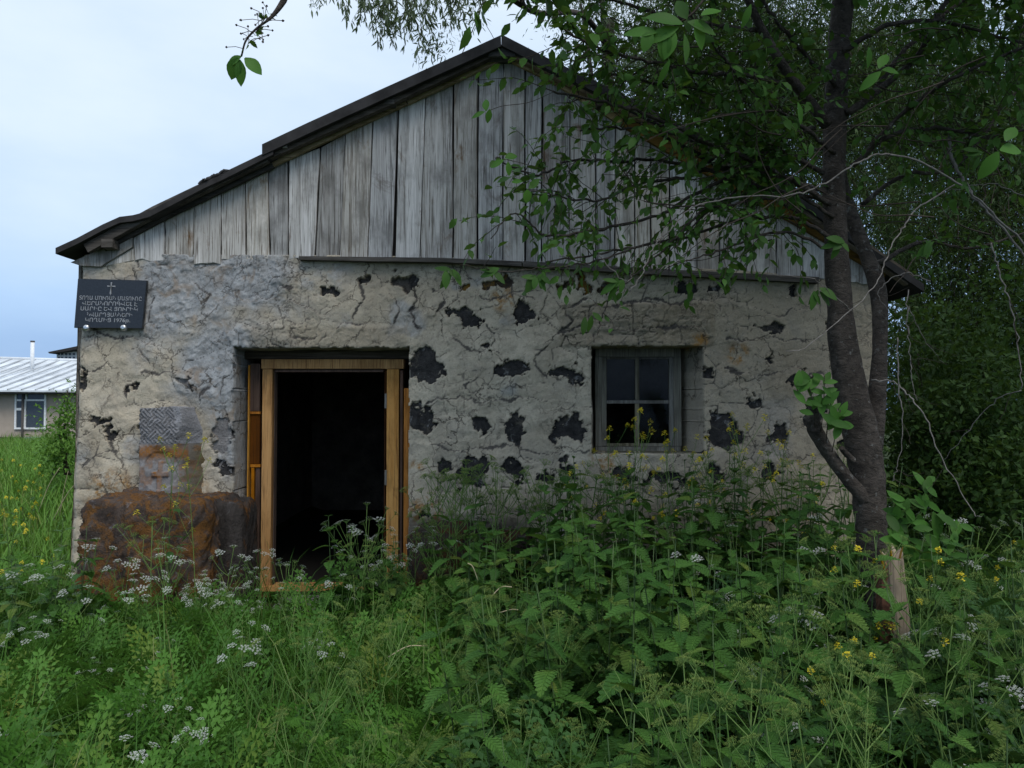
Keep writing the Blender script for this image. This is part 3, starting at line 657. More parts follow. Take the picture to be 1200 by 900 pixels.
# gable planks -----------------------------------------------------
def ytop_px(x): return np.interp(x, [90, 157, 227, 287, 337, 375, 437, 466, 498, 561, 592, 640, 808, 873, 940, 1030, 1060], [308, 275, 242, 217, 191, 177, 143, 130, 117, 85, 68, 92, 193, 229, 266, 318, 336])
def ybot_px(x): return np.interp(x, [150, 350, 500, 600, 750, 960, 1060], [306, 303, 304, 308, 315, 327, 332])
top_e = [157, 193, 228, 258.5, 287, 314, 337, 376, 405, 437, 467, 499, 531, 561, 590, 615, 636, 668, 698, 722, 744, 762, 786, 817, 843, 875, 910, 940, 968, 996, 1026]
bot_e = [157, 193, 227, 258.5, 288, 316, 337, 369, 398, 431, 460, 492, 530, 560, 589, 615, 635, 667, 698, 721, 744, 762, 785, 817, 843, 875, 910, 940, 968, 996, 1026]
GY = -0.045
for i in range(len(top_e) - 1):
    g = random.uniform(0.6, 1.6) if i % 3 else random.uniform(1.6, 3.0)
    tl, tr, bl, br = top_e[i] + g * 0.5, top_e[i + 1] - g * 0.5, bot_e[i] + g * 0.5, bot_e[i + 1] - g * 0.5
    if i == 10: bl += 3
    yb = float(ybot_px((bl + br) / 2)) + random.uniform(-0.5, 1.5) + (4 if i == 2 else 0) - (1 if i == 11 else 0)
    jy = random.uniform(-0.010, 0.010)
    poly = []
    n = 6
    yl = float(ytop_px(tl)) - 4; yr = float(ytop_px(tr)) - 4
    for k in range(n + 1):      # left edge upward
        f = k / n; x = bl + (tl - bl) * f + (random.uniform(-0.7, 0.7) if 0 < k < n else 0); poly.append((x, yb + (yl - yb) * f))
    if tl < 590 < tr: poly.append((590, 64))
    for k in range(n + 1):
        f = k / n; x = tr + (br - tr) * f + (random.uniform(-0.7, 0.7) if 0 < k < n else 0); poly.append((x, yr + (yb - yr) * f))
    for k in (0.75, 0.5, 0.25): poly.append((bl + (br - bl) * k, yb + random.uniform(-2.6, 2.4)))
    pp = [(lambda q: (q.x, q.z))(P(a, b, GY)) for a, b in poly][::-1]
    pp = pp[::-1]
    mb = MB(); mb.add(*prism(pp, GY + jy, GY + 0.028 + jy, 0.0015))
    ob = mb.build('board', M['wood'], house, False)
mb = MB(); mb.add(*prism([(lambda q: (q.x, q.z))(P(a, b, GY)) for a, b in ((96, 312), (119, 313), (156.5, 290), (156.5, 274), (130, 288), (84, 308))], GY - 0.02, GY + 0.02)); mb.build('corner_board', M['wood'], house, False)
mb = MB(); mb.add(*prism([(lambda q: (q.x, q.z))(P(a, b, GY)) for a, b in ((119.5, 312.5), (156.5, 305), (156.5, 290.6))], GY + 0.0, GY + 0.03)); mb.build('corner_board', M['wood'], house, False)
# added dark sheet: stops daylight between planks, stands in for attic shade
mb = MB(); mb.add(*prism([(lambda q: (q.x, q.z))(P(a, b, 0.05)) for a, b in ((95, 312), (1040, 330), (1020, 312), (592, 72))], 0.05, 0.07)); mb.build('attic_shade_sheet', M['dark_in'], house, False)
# ledge boards under the gable
def strip(pxs, thick, y0, y1, name, mat, par=house):
    """beam following a pixel polyline (its centre line) at depth y0"""
    up = []; lo = []
    for k, (a, b) in enumerate(pxs):
        q0 = pxs[max(0, k - 1)]; q1 = pxs[min(len(pxs) - 1, k + 1)]; d = Vector((q1[0] - q0[0], q1[1] - q0[1])).normalized(); nrm = Vector((d.y, -d.x))
        th = thick[k] if isinstance(thick, (list, tuple)) else thick
        u_ = P(a + nrm.x * th / 2, b + nrm.y * th / 2, y0); l_ = P(a - nrm.x * th / 2, b - nrm.y * th / 2, y0)
        up.append((u_.x, u_.z)); lo.append((l_.x, l_.z))
    mb = MB(); mb.add(*prism(lo + up[::-1], y0, y1)); return mb.build(name, M[mat], par, False)
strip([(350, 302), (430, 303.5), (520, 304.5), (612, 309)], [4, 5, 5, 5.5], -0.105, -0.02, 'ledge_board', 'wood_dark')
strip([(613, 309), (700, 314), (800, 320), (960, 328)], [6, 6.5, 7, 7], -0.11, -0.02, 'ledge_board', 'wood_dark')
# barge boards and rafters
strip([(318, 190), (400, 152), (475, 117.5)], 10, -0.085, -0.05, 'barge_board', 'wood_tan')
strip([(476, 117), (530, 92), (592, 63)], 11, -0.082, -0.05, 'barge_board', 'wood_tan')
strip([(120, 288), (200, 246), (318, 190)], 13, -0.087, -0.05, 'barge_board', 'wood_dark')
strip([(592, 62), (650, 91), (730, 141)], 12, -0.085, -0.05, 'barge_board', 'wood_tan')
strip([(731, 141.5), (800, 181), (870, 221), (950, 266), (1040, 320)], 12, -0.09, -0.05, 'barge_board', 'wood_brown')
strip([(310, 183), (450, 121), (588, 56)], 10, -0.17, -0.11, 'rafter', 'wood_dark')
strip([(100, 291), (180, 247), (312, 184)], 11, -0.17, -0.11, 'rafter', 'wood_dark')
strip([(592, 56), (700, 111), (845, 181)], 10, -0.17, -0.11, 'rafter', 'wood_brown')
strip([(846, 181), (905, 215), (1000, 281), (1068, 328)], 14, -0.18, -0.11, 'rafter', 'wood_brown')
mb = MB(); mb.add(*slab(322, 162, 336, 173, -0.19, 0.6)); mb.build('purlin', M['wood'], house, False)
mb = MB(); mb.add(*slab(572, 52, 604, 66, -0.19, 0.6)); mb.build('purlin', M['wood_dark'], house, False)
for a in ((118, 280, 132, 290), (450, 112, 462, 122), (700, 112, 712, 124)):
    mb = MB(); mb.add(*slab(*a, -0.18, 0.4)); mb.build('purlin', M['wood_dark'], house, False)
# roofing: sheets running back over the house
def roof_sheet(pxs, thick_px, y0, seg, mat='felt', wav=0.0):
    up = []; lo = []
    for k, (a, b) in enumerate(pxs):
        q = P(a, b, y0); q2 = P(a, b + thick_px, y0); up.append(q); lo.append(q2)
    V = []; n = len(up)
    ys = [y0] + list(np.linspace(y0 + 0.15, DEP + 0.3, seg))
    for y in ys:
        dz = 0.01 * math.sin(y * 2.1) * (1 if y > y0 else 0)
        for q in up: V.append((q.x, y, q.z + dz))
        for q in lo: V.append((q.x, y, q.z + dz))
    T = []
    m = 2 * n
    for r_ in range(len(ys) - 1):
        for k in range(n - 1):
            a = r_ * m + k; T += [(a, a + 1, a + m + 1), (a, a + m + 1, a + m)]
            a += n; T += [(a, a + m + 1, a + 1), (a, a + m, a + m + 1)]
        for k in (0, n - 1):
            a = r_ * m + k; T += [(a, a + m, a + n), (a + m, a + m + n, a + n)]
    for b in (0, (len(ys) - 1) * m):
        for k in range(n - 1): T += [(b + k, b + n + k, b + k + 1), (b + k + 1, b + n + k, b + n + k + 1)]
    mb = MB(); mb.add(np.array(V), np.array(T)); return mb.build('roof_sheet', M[mat], house, False)
roof_sheet([(307, 169), (360, 144), (450, 103), (540, 62.5), (587, 41)], 13, -0.22, 7)
roof_sheet([(65, 290.5), (90, 279), (120, 263), (140, 254), (156, 252), (175, 247), (200, 234), (240, 213), (262, 203), (320, 174)], 7, -0.21, 7)
roof_sheet([(587.5, 40), (640, 67), (700, 96), (770, 131), (842, 166)], 13, -0.225, 7)
roof_sheet([(838, 171), (905, 208), (960, 246), (1020, 290), (1083, 333)], 9, -0.215, 7)
# torn felt on the low slope
mb = MB()
for k in range(16):
    q = P(236 + k * 1.9, 214 - k * 0.95 + random.uniform(-1, 1), -0.2); q2 = q + Vector((random.uniform(.01, .05), random.uniform(-.03, .05), random.uniform(-0.01, .035)))
    mb.add(*tube_arr([q - Vector((.02, 0, .02)), q, q2], [0.014, 0.016, 0.005], 4))
tag(mb.build('torn_felt', M['felt'], house, False), kind='stuff')

# ------------------------------------------------------------------ plaque
pq = thing('memorial_plaque', 'black polished stone plaque with engraved cross and Armenian lettering at the wall corner', 'plaque', P(130, 385, -0.06))
PY = -0.085
quad = [(86.5, 384), (166.5, 385), (172, 328.5), (91, 326.5)]
mb = MB(); mb.add(*prism([(lambda q: (q.x, q.z))(P(a, b, PY)) for a, b in quad], PY, PY + 0.03)); mb.build('slab', M['granite'], pq, False)
def qmap(u, v):
    a, b, c, d = [P(x, y, PY) for x, y in quad]
    return a * (1 - u) * (1 - v) + b * u * (1 - v) + c * u * v + d * (1 - u) * v
lines = [('ՏՈՂԱ ՄՈՒՌԱՆ ՄԱՏՈՒՌԸ', 0.05, 0.955, 0.575), ('ՎԵՐԱՆՈՐՈԳՎԵԼ Է', 0.10, 0.90, 0.465), ('ՍԱՐԻԸ ԵՎ ՅՈՒՐԻԿ', 0.08, 0.91, 0.355), ('ՆՎԱՐԴՅԱՆՆԵՐԻ', 0.18, 0.84, 0.235), ('ԿՈՂՄԻՑ 1976թ.', 0.16, 0.82, 0.125)]
for (s_, u0, u1, v0) in lines:
    cu = bpy.data.curves.new('lettering', 'FONT'); cu.body = s_; cu.size = 1.0; cu.resolution_u = 2; cu.offset = 0.012
    ob = bpy.data.objects.new('lettering', cu); COL.objects.link(ob)
    dg = bpy.context.evaluated_depsgraph_get(); me = bpy.data.meshes.new_from_object(ob.evaluated_get(dg))
    bpy.data.objects.remove(ob)
    co = np.empty(len(me.vertices) * 3); me.vertices.foreach_get('co', co); co = co.reshape(-1, 3)
    x0, x1 = co[:, 0].min(), co[:, 0].max(); y1 = co[:, 1].max()
    out_ = []
    for c in co:
        q = qmap(u0 + (u1 - u0) * (c[0] - x0) / (x1 - x0), v0 + 0.08 * c[1] / 0.72); out_.append((q.x, PY - 0.0025, q.z))
    me.vertices.foreach_set('co', np.array(out_).ravel()); me.update(); me.materials.clear(); me.materials.append(M['engrave'])
    link('lettering', me, pq)
mb = MB()
def qpoly(pts): return [(lambda q: (q.x, q.z))(qmap(u, v)) for u, v in pts]
mb.add(*prism(qpoly([(0.485, 0.94), (0.492, 0.84), (0.482, 0.71), (0.495, 0.67), (0.508, 0.71), (0.50, 0.84), (0.506, 0.94)]), PY - 0.004, PY + 0.001))
mb.add(*prism(qpoly([(0.435, 0.875), (0.435, 0.845), (0.492, 0.852), (0.492, 0.868)]), PY - 0.004, PY + 0.001))
mb.add(*prism(qpoly([(0.50, 0.868), (0.50, 0.852), (0.555, 0.845), (0.555, 0.875)]), PY - 0.004, PY + 0.001))
mb.build('cross', M['engrave'], pq, False)
for px in (101, 144.5):
    q = P(px, 384, PY - 0.005); mb = MB()
    ring = [(0.0, 0.0), (0.010, -0.012), (0.022, -0.008), (0.026, 0.0), (0.024, 0.03)]
    V = []; n = 12
    for r_, y in ring:
        for i in range(n): V.append((q.x + max(r_, 0.0005) * math.cos(i * 2 * math.pi / n), q.y + y - 0.01 * (r_ < 0.001), q.z + max(r_, 0.0005) * math.sin(i * 2 * math.pi / n)))
    T = []
    for a in range(len(ring) - 1):
        for i in range(n):
            j = (i + 1) % n; T += [(a * n + i, a * n + j, a * n + n + j), (a * n + i, a * n + n + j, a * n + n + i)]
    mb.add(np.array(V), np.array(T)); mb.build('bolt', M['steel'], pq, True)

# ------------------------------------------------------------------ rocks in front of the wall
def rock(name, lo, hi, mat, n=26, amp=0.06, seed=0, pw=5.0, parent=None, shear=0.0):
    """superellipsoid rock filling the box lo..hi, lumpy and chipped"""
    th = np.linspace(-math.pi / 2, math.pi / 2, n)[:, None]; ph = np.linspace(0, 2 * math.pi, 2 * n, endpoint=False)[None]
    d = np.stack([np.cos(th) * np.cos(ph), np.cos(th) * np.sin(ph), np.sin(th) + 0 * ph], 2)
    s_ = (np.abs(d) ** pw).sum(2) ** (-1 / pw); p = d * s_[..., None]
    nzv = fbm(p[..., 0] * 1.6 + p[..., 2] * 0.9 + seed, p[..., 1] * 1.6 + p[..., 2] * 1.3 + seed * 2, 6, seed, 0.62)
    f1, f2, idv = worley(p[..., 0] * 1.5 + p[..., 1] * 0.7 + seed, p[..., 2] * 1.5 + p[..., 1] * 0.9, seed)
    g1, g2, gi = worley(p[..., 0] * 3.3 + p[..., 1] * 2.1 + seed, p[..., 2] * 3.7 - p[..., 1] * 1.9, seed + 3)
    fine = fbm(p[..., 0] * 9 + p[..., 1] * 5 + seed, p[..., 2] * 9 - p[..., 1] * 6, 4, seed + 4, 0.65)
    p = p * (1 + amp * nzv + amp * 0.8 * (idv - 0.5) + amp * 0.25 * (gi - 0.5) * sstep(0, 0.05, g2 - g1) + amp * 0.50 * fine)[..., None]
    lo = np.array(lo); hi = np.array(hi); v = ((p + 1) / 2 * (hi - lo) + lo); v[..., 0] += shear * (v[..., 2] - lo[2])
    v = v.reshape(-1, 3); m = 2 * n; T = []
    for a in range(n - 1):
        for i in range(m):
            j = (i + 1) % m; T += [(a * m + i, a * m + j, a * m + m + j), (a * m + i, a * m + m + j, a * m + m + i)]
    mb = MB(); mb.add(v, np.array(T)); return mb.build(name, mat, parent, True)
for i, (p0, p1) in enumerate(footing):
    rock('foundation_stone', (p0.x, -0.11 - 0.04 * (i % 2), p0.z - 0.08), (p1.x, 0.12, p1.z + 0.03 * (i % 3)), M['footing'], 18, 0.12, 30 + i, 5.0, front)
bl = P(86, 700, -0.62).x; br = P(243, 700, -0.55).x
o = rock('boulder', (bl, -0.66, 0.0), (br, 0.10, 0.90), M['boulder'], 84, 0.10, 3, 10.0)
tag(o, 'big squarish boulder covered in rust orange lichen at the left corner of the house', 'boulder')
o = rock('boulder', (br - 0.22, -0.36, -0.15), (P(296, 600, -0.1).x, 0.08, 0.84), M['boulder_shade'], 50, 0.13, 8, 7.0)
tag(o, 'right side of the orange boulder as a block, shade put into its dark colour', 'boulder')
o = rock('boulder', (P(130, 700, -0.7).x, -0.50, -0.2), (P(240, 700, -0.6).x, 0.0, 0.13), M['basalt_brown'], 18, 0.12, 5, 4.0)
tag(o, 'low dark stone under the big lichen covered boulder', 'boulder')
kx0, kx1 = P(171, 0, -0.2).x, P(237, 0, -0.2).x
kz0, kz1 = 0.86, P(0, 478, -0.2).z
def build_khachkar():
    root = thing('carved_stone', 'carved grey stone with woven pattern and small cross standing on the lichen boulder', 'carved stone', ((kx0 + kx1) / 2, -0.12, 0.86))
    n = 64; nz2 = 90
    u = np.linspace(0, 1, n)[None]; v = np.linspace(0, 1, nz2)[:, None]
    X = kx0 + (kx1 - kx0) * (u * (0.86 + 0.14 * sstep(1.0, 0.75, v)) + 0.0 * v)
    X = X + 0.012 * fbm(v * 5 + 0 * u, 0 * v + u * 2, 3, 5) * (u > 0.95)
    Z = kz0 + (kz1 - kz0 + 0.02 * u * (1 - u)) * v
    fac = sstep(0.80 - 0.28 * sstep(0.95, 0.55, v), 1.0, u)        # right cheek chamfered away
    Y = -0.20 + 0.20 * fac + 0.010 * fbm(X * 14, Z * 14, 4, 6) + 0.018 * fbm(X * 5, Z * 5, 2, 7)
    weave = (v > 0.60) & (u < 0.66)
    a = (u * 4.2 + v * 6.5); b = (u * 4.2 - v * 6.5)
    band = np.where((np.floor(a * 1.0) + np.floor(b * 1.0)) % 2 == 0, np.abs(((a * 3) % 1) - 0.5), np.abs(((b * 3) % 1) - 0.5))
    Y = Y + weave * (0.014 * (band < 0.22)) - weave * 0.006
    dark = weave * (band < 0.22) * 1.0
    arch = (np.abs(np.hypot((u - 0.36) / 0.30, (v - 0.34) / 0.20) - 1) < 0.10) & (v > 0.30)
    Y = Y + 0.014 * ((v < 0.5) & (v > 0.05) & (np.hypot((u - 0.36) / 0.30, (v - 0.30) / 0.22) < 1)) * 0.8
    cross = ((np.abs(u - 0.36) < 0.045) & (v > 0.05) & (v < 0.40)) | ((np.abs(v - 0.26) < 0.03) & (np.abs(u - 0.36) < 0.15))
    Y = Y - 0.016 * cross
    X = X + 0.010 * fbm(Z * 11, u * 4, 3, 61); Z = Z + 0.015 * fbm(X * 12, v * 2, 3, 62) * (v > 0.9)
    nn = fbm(X * 16, Z * 16, 4, 63)
    lich = np.clip(0.55 * cross * (v < 0.42) + sstep(0.12, 0.02, np.abs(v - 0.50 - 0.05 * nn)) * (u < 0.75) + sstep(0.15, 0.35, nn) * 0.5 * (v < 0.6), 0, 1) + 0 * X
    olv = np.clip(fac * sstep(0.75, 0.45, v) * 1.3, 0, 1) + 0 * X
    V = np.stack([X, Y + 0 * X, Z + 0 * X], 2).reshape(-1, 3)
    idx = np.arange(n * nz2).reshape(nz2, n); a_, b_, c_, d_ = idx[:-1, :-1], idx[:-1, 1:], idx[1:, 1:], idx[1:, :-1]
    T = np.concatenate([np.stack([a_.ravel(), b_.ravel(), c_.ravel()], 1), np.stack([a_.ravel(), c_.ravel(), d_.ravel()], 1)])
    # close round the back
    rim = np.concatenate([idx[0], idx[1:, -1], idx[-1, -2::-1], idx[-2:0:-1, 0]]); n0 = len(V)
    bk = V[rim].copy(); bk[:, 1] = 0.02; V = np.concatenate([V, bk]); m = len(rim); T2 = []
    for i in range(m):
        j = (i + 1) % m; T2 += [(rim[j], rim[i], n0 + i), (rim[j], n0 + i, n0 + j)]
    T = np.concatenate([T, np.array(T2)]); LA = np.concatenate([lich.ravel(), lich.ravel()[rim]]); OA = np.concatenate([olv.ravel(), olv.ravel()[rim]])
    cz = V[T].mean(1)[:, 2]; cut = kz0 + (kz1 - kz0) * 0.60
    for nm, sel, mt in (('weave_panel', cz >= cut, 'khach_grey'), ('body', cz < cut, 'khach')):
        tt = T[sel]; us, inv = np.unique(tt, return_inverse=True)
        link(nm, mesh_np(nm, V[us], inv.reshape(-1, 3), M[mt], True, {'lichen': LA[us], 'olive': OA[us]}), root)
build_khachkar()
o = rock('door_step', (P(318, 700, -0.1).x, -0.22, -0.22), (P(408, 700, -0.1).x, 0.18, 0.005), M['grey_stone'], 16, 0.06, 11, 5.0)
tag(o, 'flat grey stone step in front of the open doorway', 'step')

# ------------------------------------------------------------------ neighbours, far left
NY = 17.5
def build_neighbour():
    r = thing('neighbour_house', 'low rendered house with pale sheet metal roof in the meadow at far left', 'house', P(40, 525, NY))
    def put(name, mat, par, *boxes):
        mb = MB()
        for b in boxes: mb.add(*box_arr(*b))
        return mb.build(name, M[mat], par, False)
    x0, x1 = P(-330, 0, NY).x, P(140, 0, NY).x; zt = P(0, 457, NY).z; zg = float(gz(-12, NY)) - 0.3
    put('wall', 'render_wall', r, (x0, x1, NY, NY + 7, zg, zt))
    put('plinth', 'plinth', r, (P(40, 0, NY).x, P(60, 0, NY).x, NY - 0.05, NY, zg, P(0, 512, NY).z))
    put('ledge', 'eave_dark', r, (x0, P(38, 0, NY).x, NY - 0.05, NY, P(0, 513.5, NY).z, P(0, 512, NY).z))
    put('eave_board', 'eave_dark', r, (x0 - 0.2, x1 + 0.2, NY - 0.38, NY - 0.002, P(0, 462, NY).z, P(0, 457.5, NY).z))
    mb = MB(); mb.add(*tube_arr([P(27, 458, NY - 0.1), P(26, 500, NY - 0.1), P(26, 525, NY - 0.1)], 0.035, 8)); mb.build('downpipe', M['eave_dark'], r)
    # roof slope with standing seams
    ez = P(0, 455, NY - 0.5).z; ry = NY + 3.6
    rz = P(0, 415, ry).z
    V = np.array([(x0 - 0.3, NY - 0.5, ez), (x1 + 0.3, NY - 0.5, ez - 0.08), (x1 + 0.3, ry, rz - 0.34), (x0 - 0.3, ry, rz + 0.05), (x0 - 0.3, NY + 7.4, ez), (x1 + 0.3, NY + 7.4, ez)])
    V = np.concatenate([V, V - (0, 0, 0.05)]); q = [(0, 1, 2, 3), (3, 2, 5, 4), (6, 9, 8, 7), (9, 10, 11, 8), (0, 6, 7, 1), (1, 7, 8, 2), (2, 8, 11, 5), (0, 3, 9, 6), (3, 4, 10, 9), (4, 5, 11, 10)]
    T = [t_ for a, b, c, d in q for t_ in ((a, b, c), (a, c, d))]
    mb = MB(); mb.add(V, np.array(T)); roof = mb.build('roof', M['tin'], r, False)
    n = 30
    for i in range(n):
        x = x0 + (x1 - x0) * i / n
        mb = MB(); mb.add(*tube_arr([(x, NY - 0.5, ez + 0.02 - 0.08 * i / n), (x + 0.02, ry, rz + 0.06 - 0.39 * i / n)], 0.028, 4)); mb.build('seam', M['tin_dark'], roof, False)
    mb = MB(); mb.add(*tube_arr([(x0 - 0.3, ry, rz + 0.06), (x1 + 0.3, ry, rz - 0.33)], 0.06, 6)); mb.build('ridge_cap', M['tin'], roof)
    p0 = P(37.5, 430, NY + 2.2); p1 = P(38.2, 401, NY + 2.2)
    mb = MB(); mb.add(*tube_arr([p0 - Vector((0, 0, 0.3)), p1], 0.062, 10)); ch = mb.build('chimney_pipe', M['white'], r)
    mb = MB(); mb.add(*tube_arr([p1, p1 + Vector((0, 0, 0.05))], 0.07, 10)); mb.build('chimney_cap', M['eave_dark'], ch)
    # window
    for off in (0, -190):
        def X(px): return P(px + off, 0, NY).x
        zz = lambda py: P(0, py, NY).z
        fr = put('window', 'white', r, (X(28), X(30), NY - 0.06, NY + 0.0, zz(503), zz(460)), (X(62), X(64), NY - 0.06, NY, zz(503), zz(460)), (X(30), X(62), NY - 0.06, NY, zz(503), zz(501)), (X(30), X(62), NY - 0.06, NY, zz(462), zz(460)),
                 (X(30), X(62), NY - 0.055, NY, zz(470), zz(468)), (X(38.5), X(41), NY - 0.058, NY, zz(501), zz(470)), (X(30), X(38.5), NY - 0.056, NY, zz(481), zz(478)), (X(40), X(42), NY - 0.057, NY, zz(468), zz(462)))
        for (a, b, c, d) in ((30, 38.5, 501, 481), (30, 38.5, 478, 470), (41, 62, 501, 470), (30, 40, 468, 462), (42, 62, 468, 462)):
            put('pane', 'pane_far', fr, (X(a), X(b), NY - 0.03, NY - 0.01, zz(c), zz(d)))
build_neighbour()
def build_distant():
    Y = 70.0; X = lambda px: P(px, 0, Y).x; Z = lambda py: P(0, py, Y).z
    r = thing('distant_building', 'distant white building with dark roof and two rows of small windows behind the tin roof', 'building', P(90, 470, Y))
    mb = MB(); mb.add(*box_arr(X(74), X(140), Y, Y + 10, 0, Z(412))); mb.build('wall', M['white'], r, False)
    mb = MB(); mb.add(*prism([(X(71), Z(413.3)), (X(92), Z(409)), (X(140), Z(399)), (X(140), Z(402)), (X(92), Z(412.3)), (X(72), Z(415))][::-1], Y - 1.0, Y + 11)); mb.build('roof', M['felt'], r, False)
    for row in (414.8, 419.0):
        for px in (75.5, 79.5, 84, 88.3, 93, 98):
            mb = MB(); mb.add(*box_arr(X(px), X(px + 2.4), Y - 0.06, Y, Z(row + 1.5), Z(row - 1.0))); mb.build('window', M['pane_far'], r, False)
build_distant()

# ================================================================== trees
def px_path(pts, y0, y1, n=None):
    m = len(pts); return smooth_path([P(a, b, y0 + (y1 - y0) * i / (m - 1)) for i, (a, b) in enumerate(pts)], n or 6 * m)
LEAF = leaf_arr(1.0, 0.50, 4, 0.45, 0.22, 0.25)
LEAF3 = leaf_arr(1.0, 0.50, 3, 0.45, 0.22, 0.25)
def scatter_leaves(mb, pos, dirs, size, proto=LEAF3, jit=0.5, wid=1.0, upj=0.6):
    n = len(pos); d = dirs + rng.normal(size=(n, 3)) * jit
    up = np.tile((0., 0, 1), (n, 1)) + rng.normal(size=(n, 3)) * upj
    m = frames(d, up) * (np.asarray(size)[:, None, None])
    m[:, :, 0] *= wid
    v, t = replicate(proto[0], proto[1], m, pos)
    mb.add(v, t, np.repeat(rng.random(n), len(proto[0])))
cherry = thing('cherry_tree', 'dark forked cherry tree standing before the right end of the house wall', 'tree', P(1030, 750, -1.9))
TRY = -1.9
def trunk_tube(pts, y0, y1, name, mat='bark', k=22, n=None, parent=cherry, amp=0.085):
    """pts: px, py, width px"""
    m = len(pts); q = [(*P(a, b, y0 + (y1 - y0) * i / (m - 1)), w_ * 0.415 / ppm(y0 + (y1 - y0) * i / (m - 1))) for i, (a, b, w_) in enumerate(pts)]
    s_ = smooth_path(q, n or 14 * m)
    V, T = tube_arr(s_[:, :3], s_[:, 3], k)
    L_ = len(s_)
    c = np.repeat(s_[:, :3], k, 0); d = V[:L_ * k] - c; ln = np.linalg.norm(d, axis=1)
    an = np.tile(np.arange(k) / k * 6.2832, L_); hh = np.repeat(np.arange(L_), k)
    f = 1 + amp * fbm(np.cos(an) * 1.5 + 5 + hh * 0.07, np.sin(an) * 1.5 + hh * 0.09, 4, 5) * 1.6 + amp * 0.6 * fbm(np.cos(an) * 5 + 5, np.sin(an) * 5 + hh * 0.5, 3, 6)
    V[:L_ * k] = c + d * f[:, None]
    mb = MB(); mb.add(V, T); return mb.build(name, M[mat], parent)
trunk_tube([(1048, 800, 66), (1037, 740, 54), (1028, 680, 46), (1021, 620, 42), (1017, 560, 47), (1009, 510, 48), (998, 460, 42), (988, 400, 38), (983, 340, 34), (979, 260, 31), (977, 190, 31), (980, 110, 30), (985, 20, 27), (990, -90, 24), (984, -220, 19), (990, -380, 12), (985, -520, 6)], TRY, TRY + 0.1, 'trunk')
trunk_tube([(1014, 575, 30), (1024, 510, 26), (1029, 450, 23), (1031, 400, 20), (1029, 340, 23), (1015, 298, 20), (997, 250, 18), (985, 200, 15), (983, 120, 12), (992, 40, 11), (1010, -60, 10), (1060, -200, 7)], TRY + 0.06, TRY + 0.42, 'stem')
trunk_tube([(1014, 585, 22), (992, 560, 18), (972, 532, 18), (956, 505, 21), (950, 488, 22)], TRY - 0.02, TRY - 0.15, 'cut_limb')
trunk_tube([(957, 505, 14), (954, 485, 14), (952, 466, 13)], TRY - 0.16, TRY - 0.2, 'cut_limb')
trunk_tube([(1000, 540, 9), (990, 530, 8), (986, 525, 7)], TRY - 0.1, TRY - 0.15, 'cut_limb')
trunk_tube([(968, 145, 17), (945, 115, 14), (926, 90, 14), (893, 35, 12), (860, -35, 10), (800, -130, 7)], TRY, TRY - 0.7, 'limb')
twigs = MB(); leaves = MB()
def grow_twigs(path, r0, dens, lt=(0.18, 0.5), lsize=(0.045, 0.085), start=0.15, droop=0.35, leafn=1.0, out=None):
    """side twigs with alternate leaves along a branch"""
    seg = np.linalg.norm(np.diff(path, axis=0), axis=1); tot = seg.sum(); n = int(tot * dens)
    acc = np.concatenate([[0], np.cumsum(seg)])
    for _ in range(n):
        s_ = tot * random.uniform(start, 1.0); i = min(np.searchsorted(acc, s_) - 1, len(path) - 2); i = max(i, 0)
        p = path[i] + (path[i + 1] - path[i]) * ((s_ - acc[i]) / max(seg[i], 1e-6)); tg = (path[i + 1] - path[i]) / max(seg[i], 1e-6)
        d = tg * random.uniform(0.2, 1.0) + rng.normal(size=3) * 0.75; d /= np.linalg.norm(d)
        Ln = random.uniform(*lt); k = 6; pts = [p]; c = d.copy()
        for j in range(k):
            c = c + np.array((0, 0, -droop * 0.25)) + rng.normal(size=3) * 0.13; c /= np.linalg.norm(c); pts.append(pts[-1] + c * Ln / k)
        pts = np.array(pts); twigs.add(*tube_arr(pts, np.linspace(r0, 0.0012, k + 1), 3, False))
        m = max(2, int(Ln / 0.045 * leafn)); f = np.linspace(0.15, 1.0, m) * k; ii = np.minimum(f.astype(int), k - 1)
        pos = pts[ii] + (pts[ii + 1] - pts[ii]) * (f - ii)[:, None]
        tgs = pts[ii + 1] - pts[ii]; tgs /= np.linalg.norm(tgs, axis=1)[:, None]
        sd = np.cross(tgs, (0, 0, 1.0)); sd *= np.where(np.arange(m) % 2, 1, -1)[:, None]
        dirs = tgs * 0.6 + sd * 0.8 + np.array((0, 0, -0.25))
        scatter_leaves(leaves, pos + rng.normal(size=(m, 3)) * 0.008, dirs, rng.uniform(*lsize, size=m), LEAF3, 0.35)
def branch(pts, y1, w0, w1, dens=0, leafy=None, y0=TRY, mat='bark', par=cherry, **k):
    p = px_path(pts, y0, y1); n = len(p)
    rad = np.linspace(w0, w1, n) / 2 / ppm(y0)
    mb = MB(); mb.add(*tube_arr(p + rng.normal(size=p.shape) * 0.004, rad, 6, True, 0.08)); mb.build('branch', M[mat], par)
    if dens: grow_twigs(p, 0.003, dens, **k)
    return p
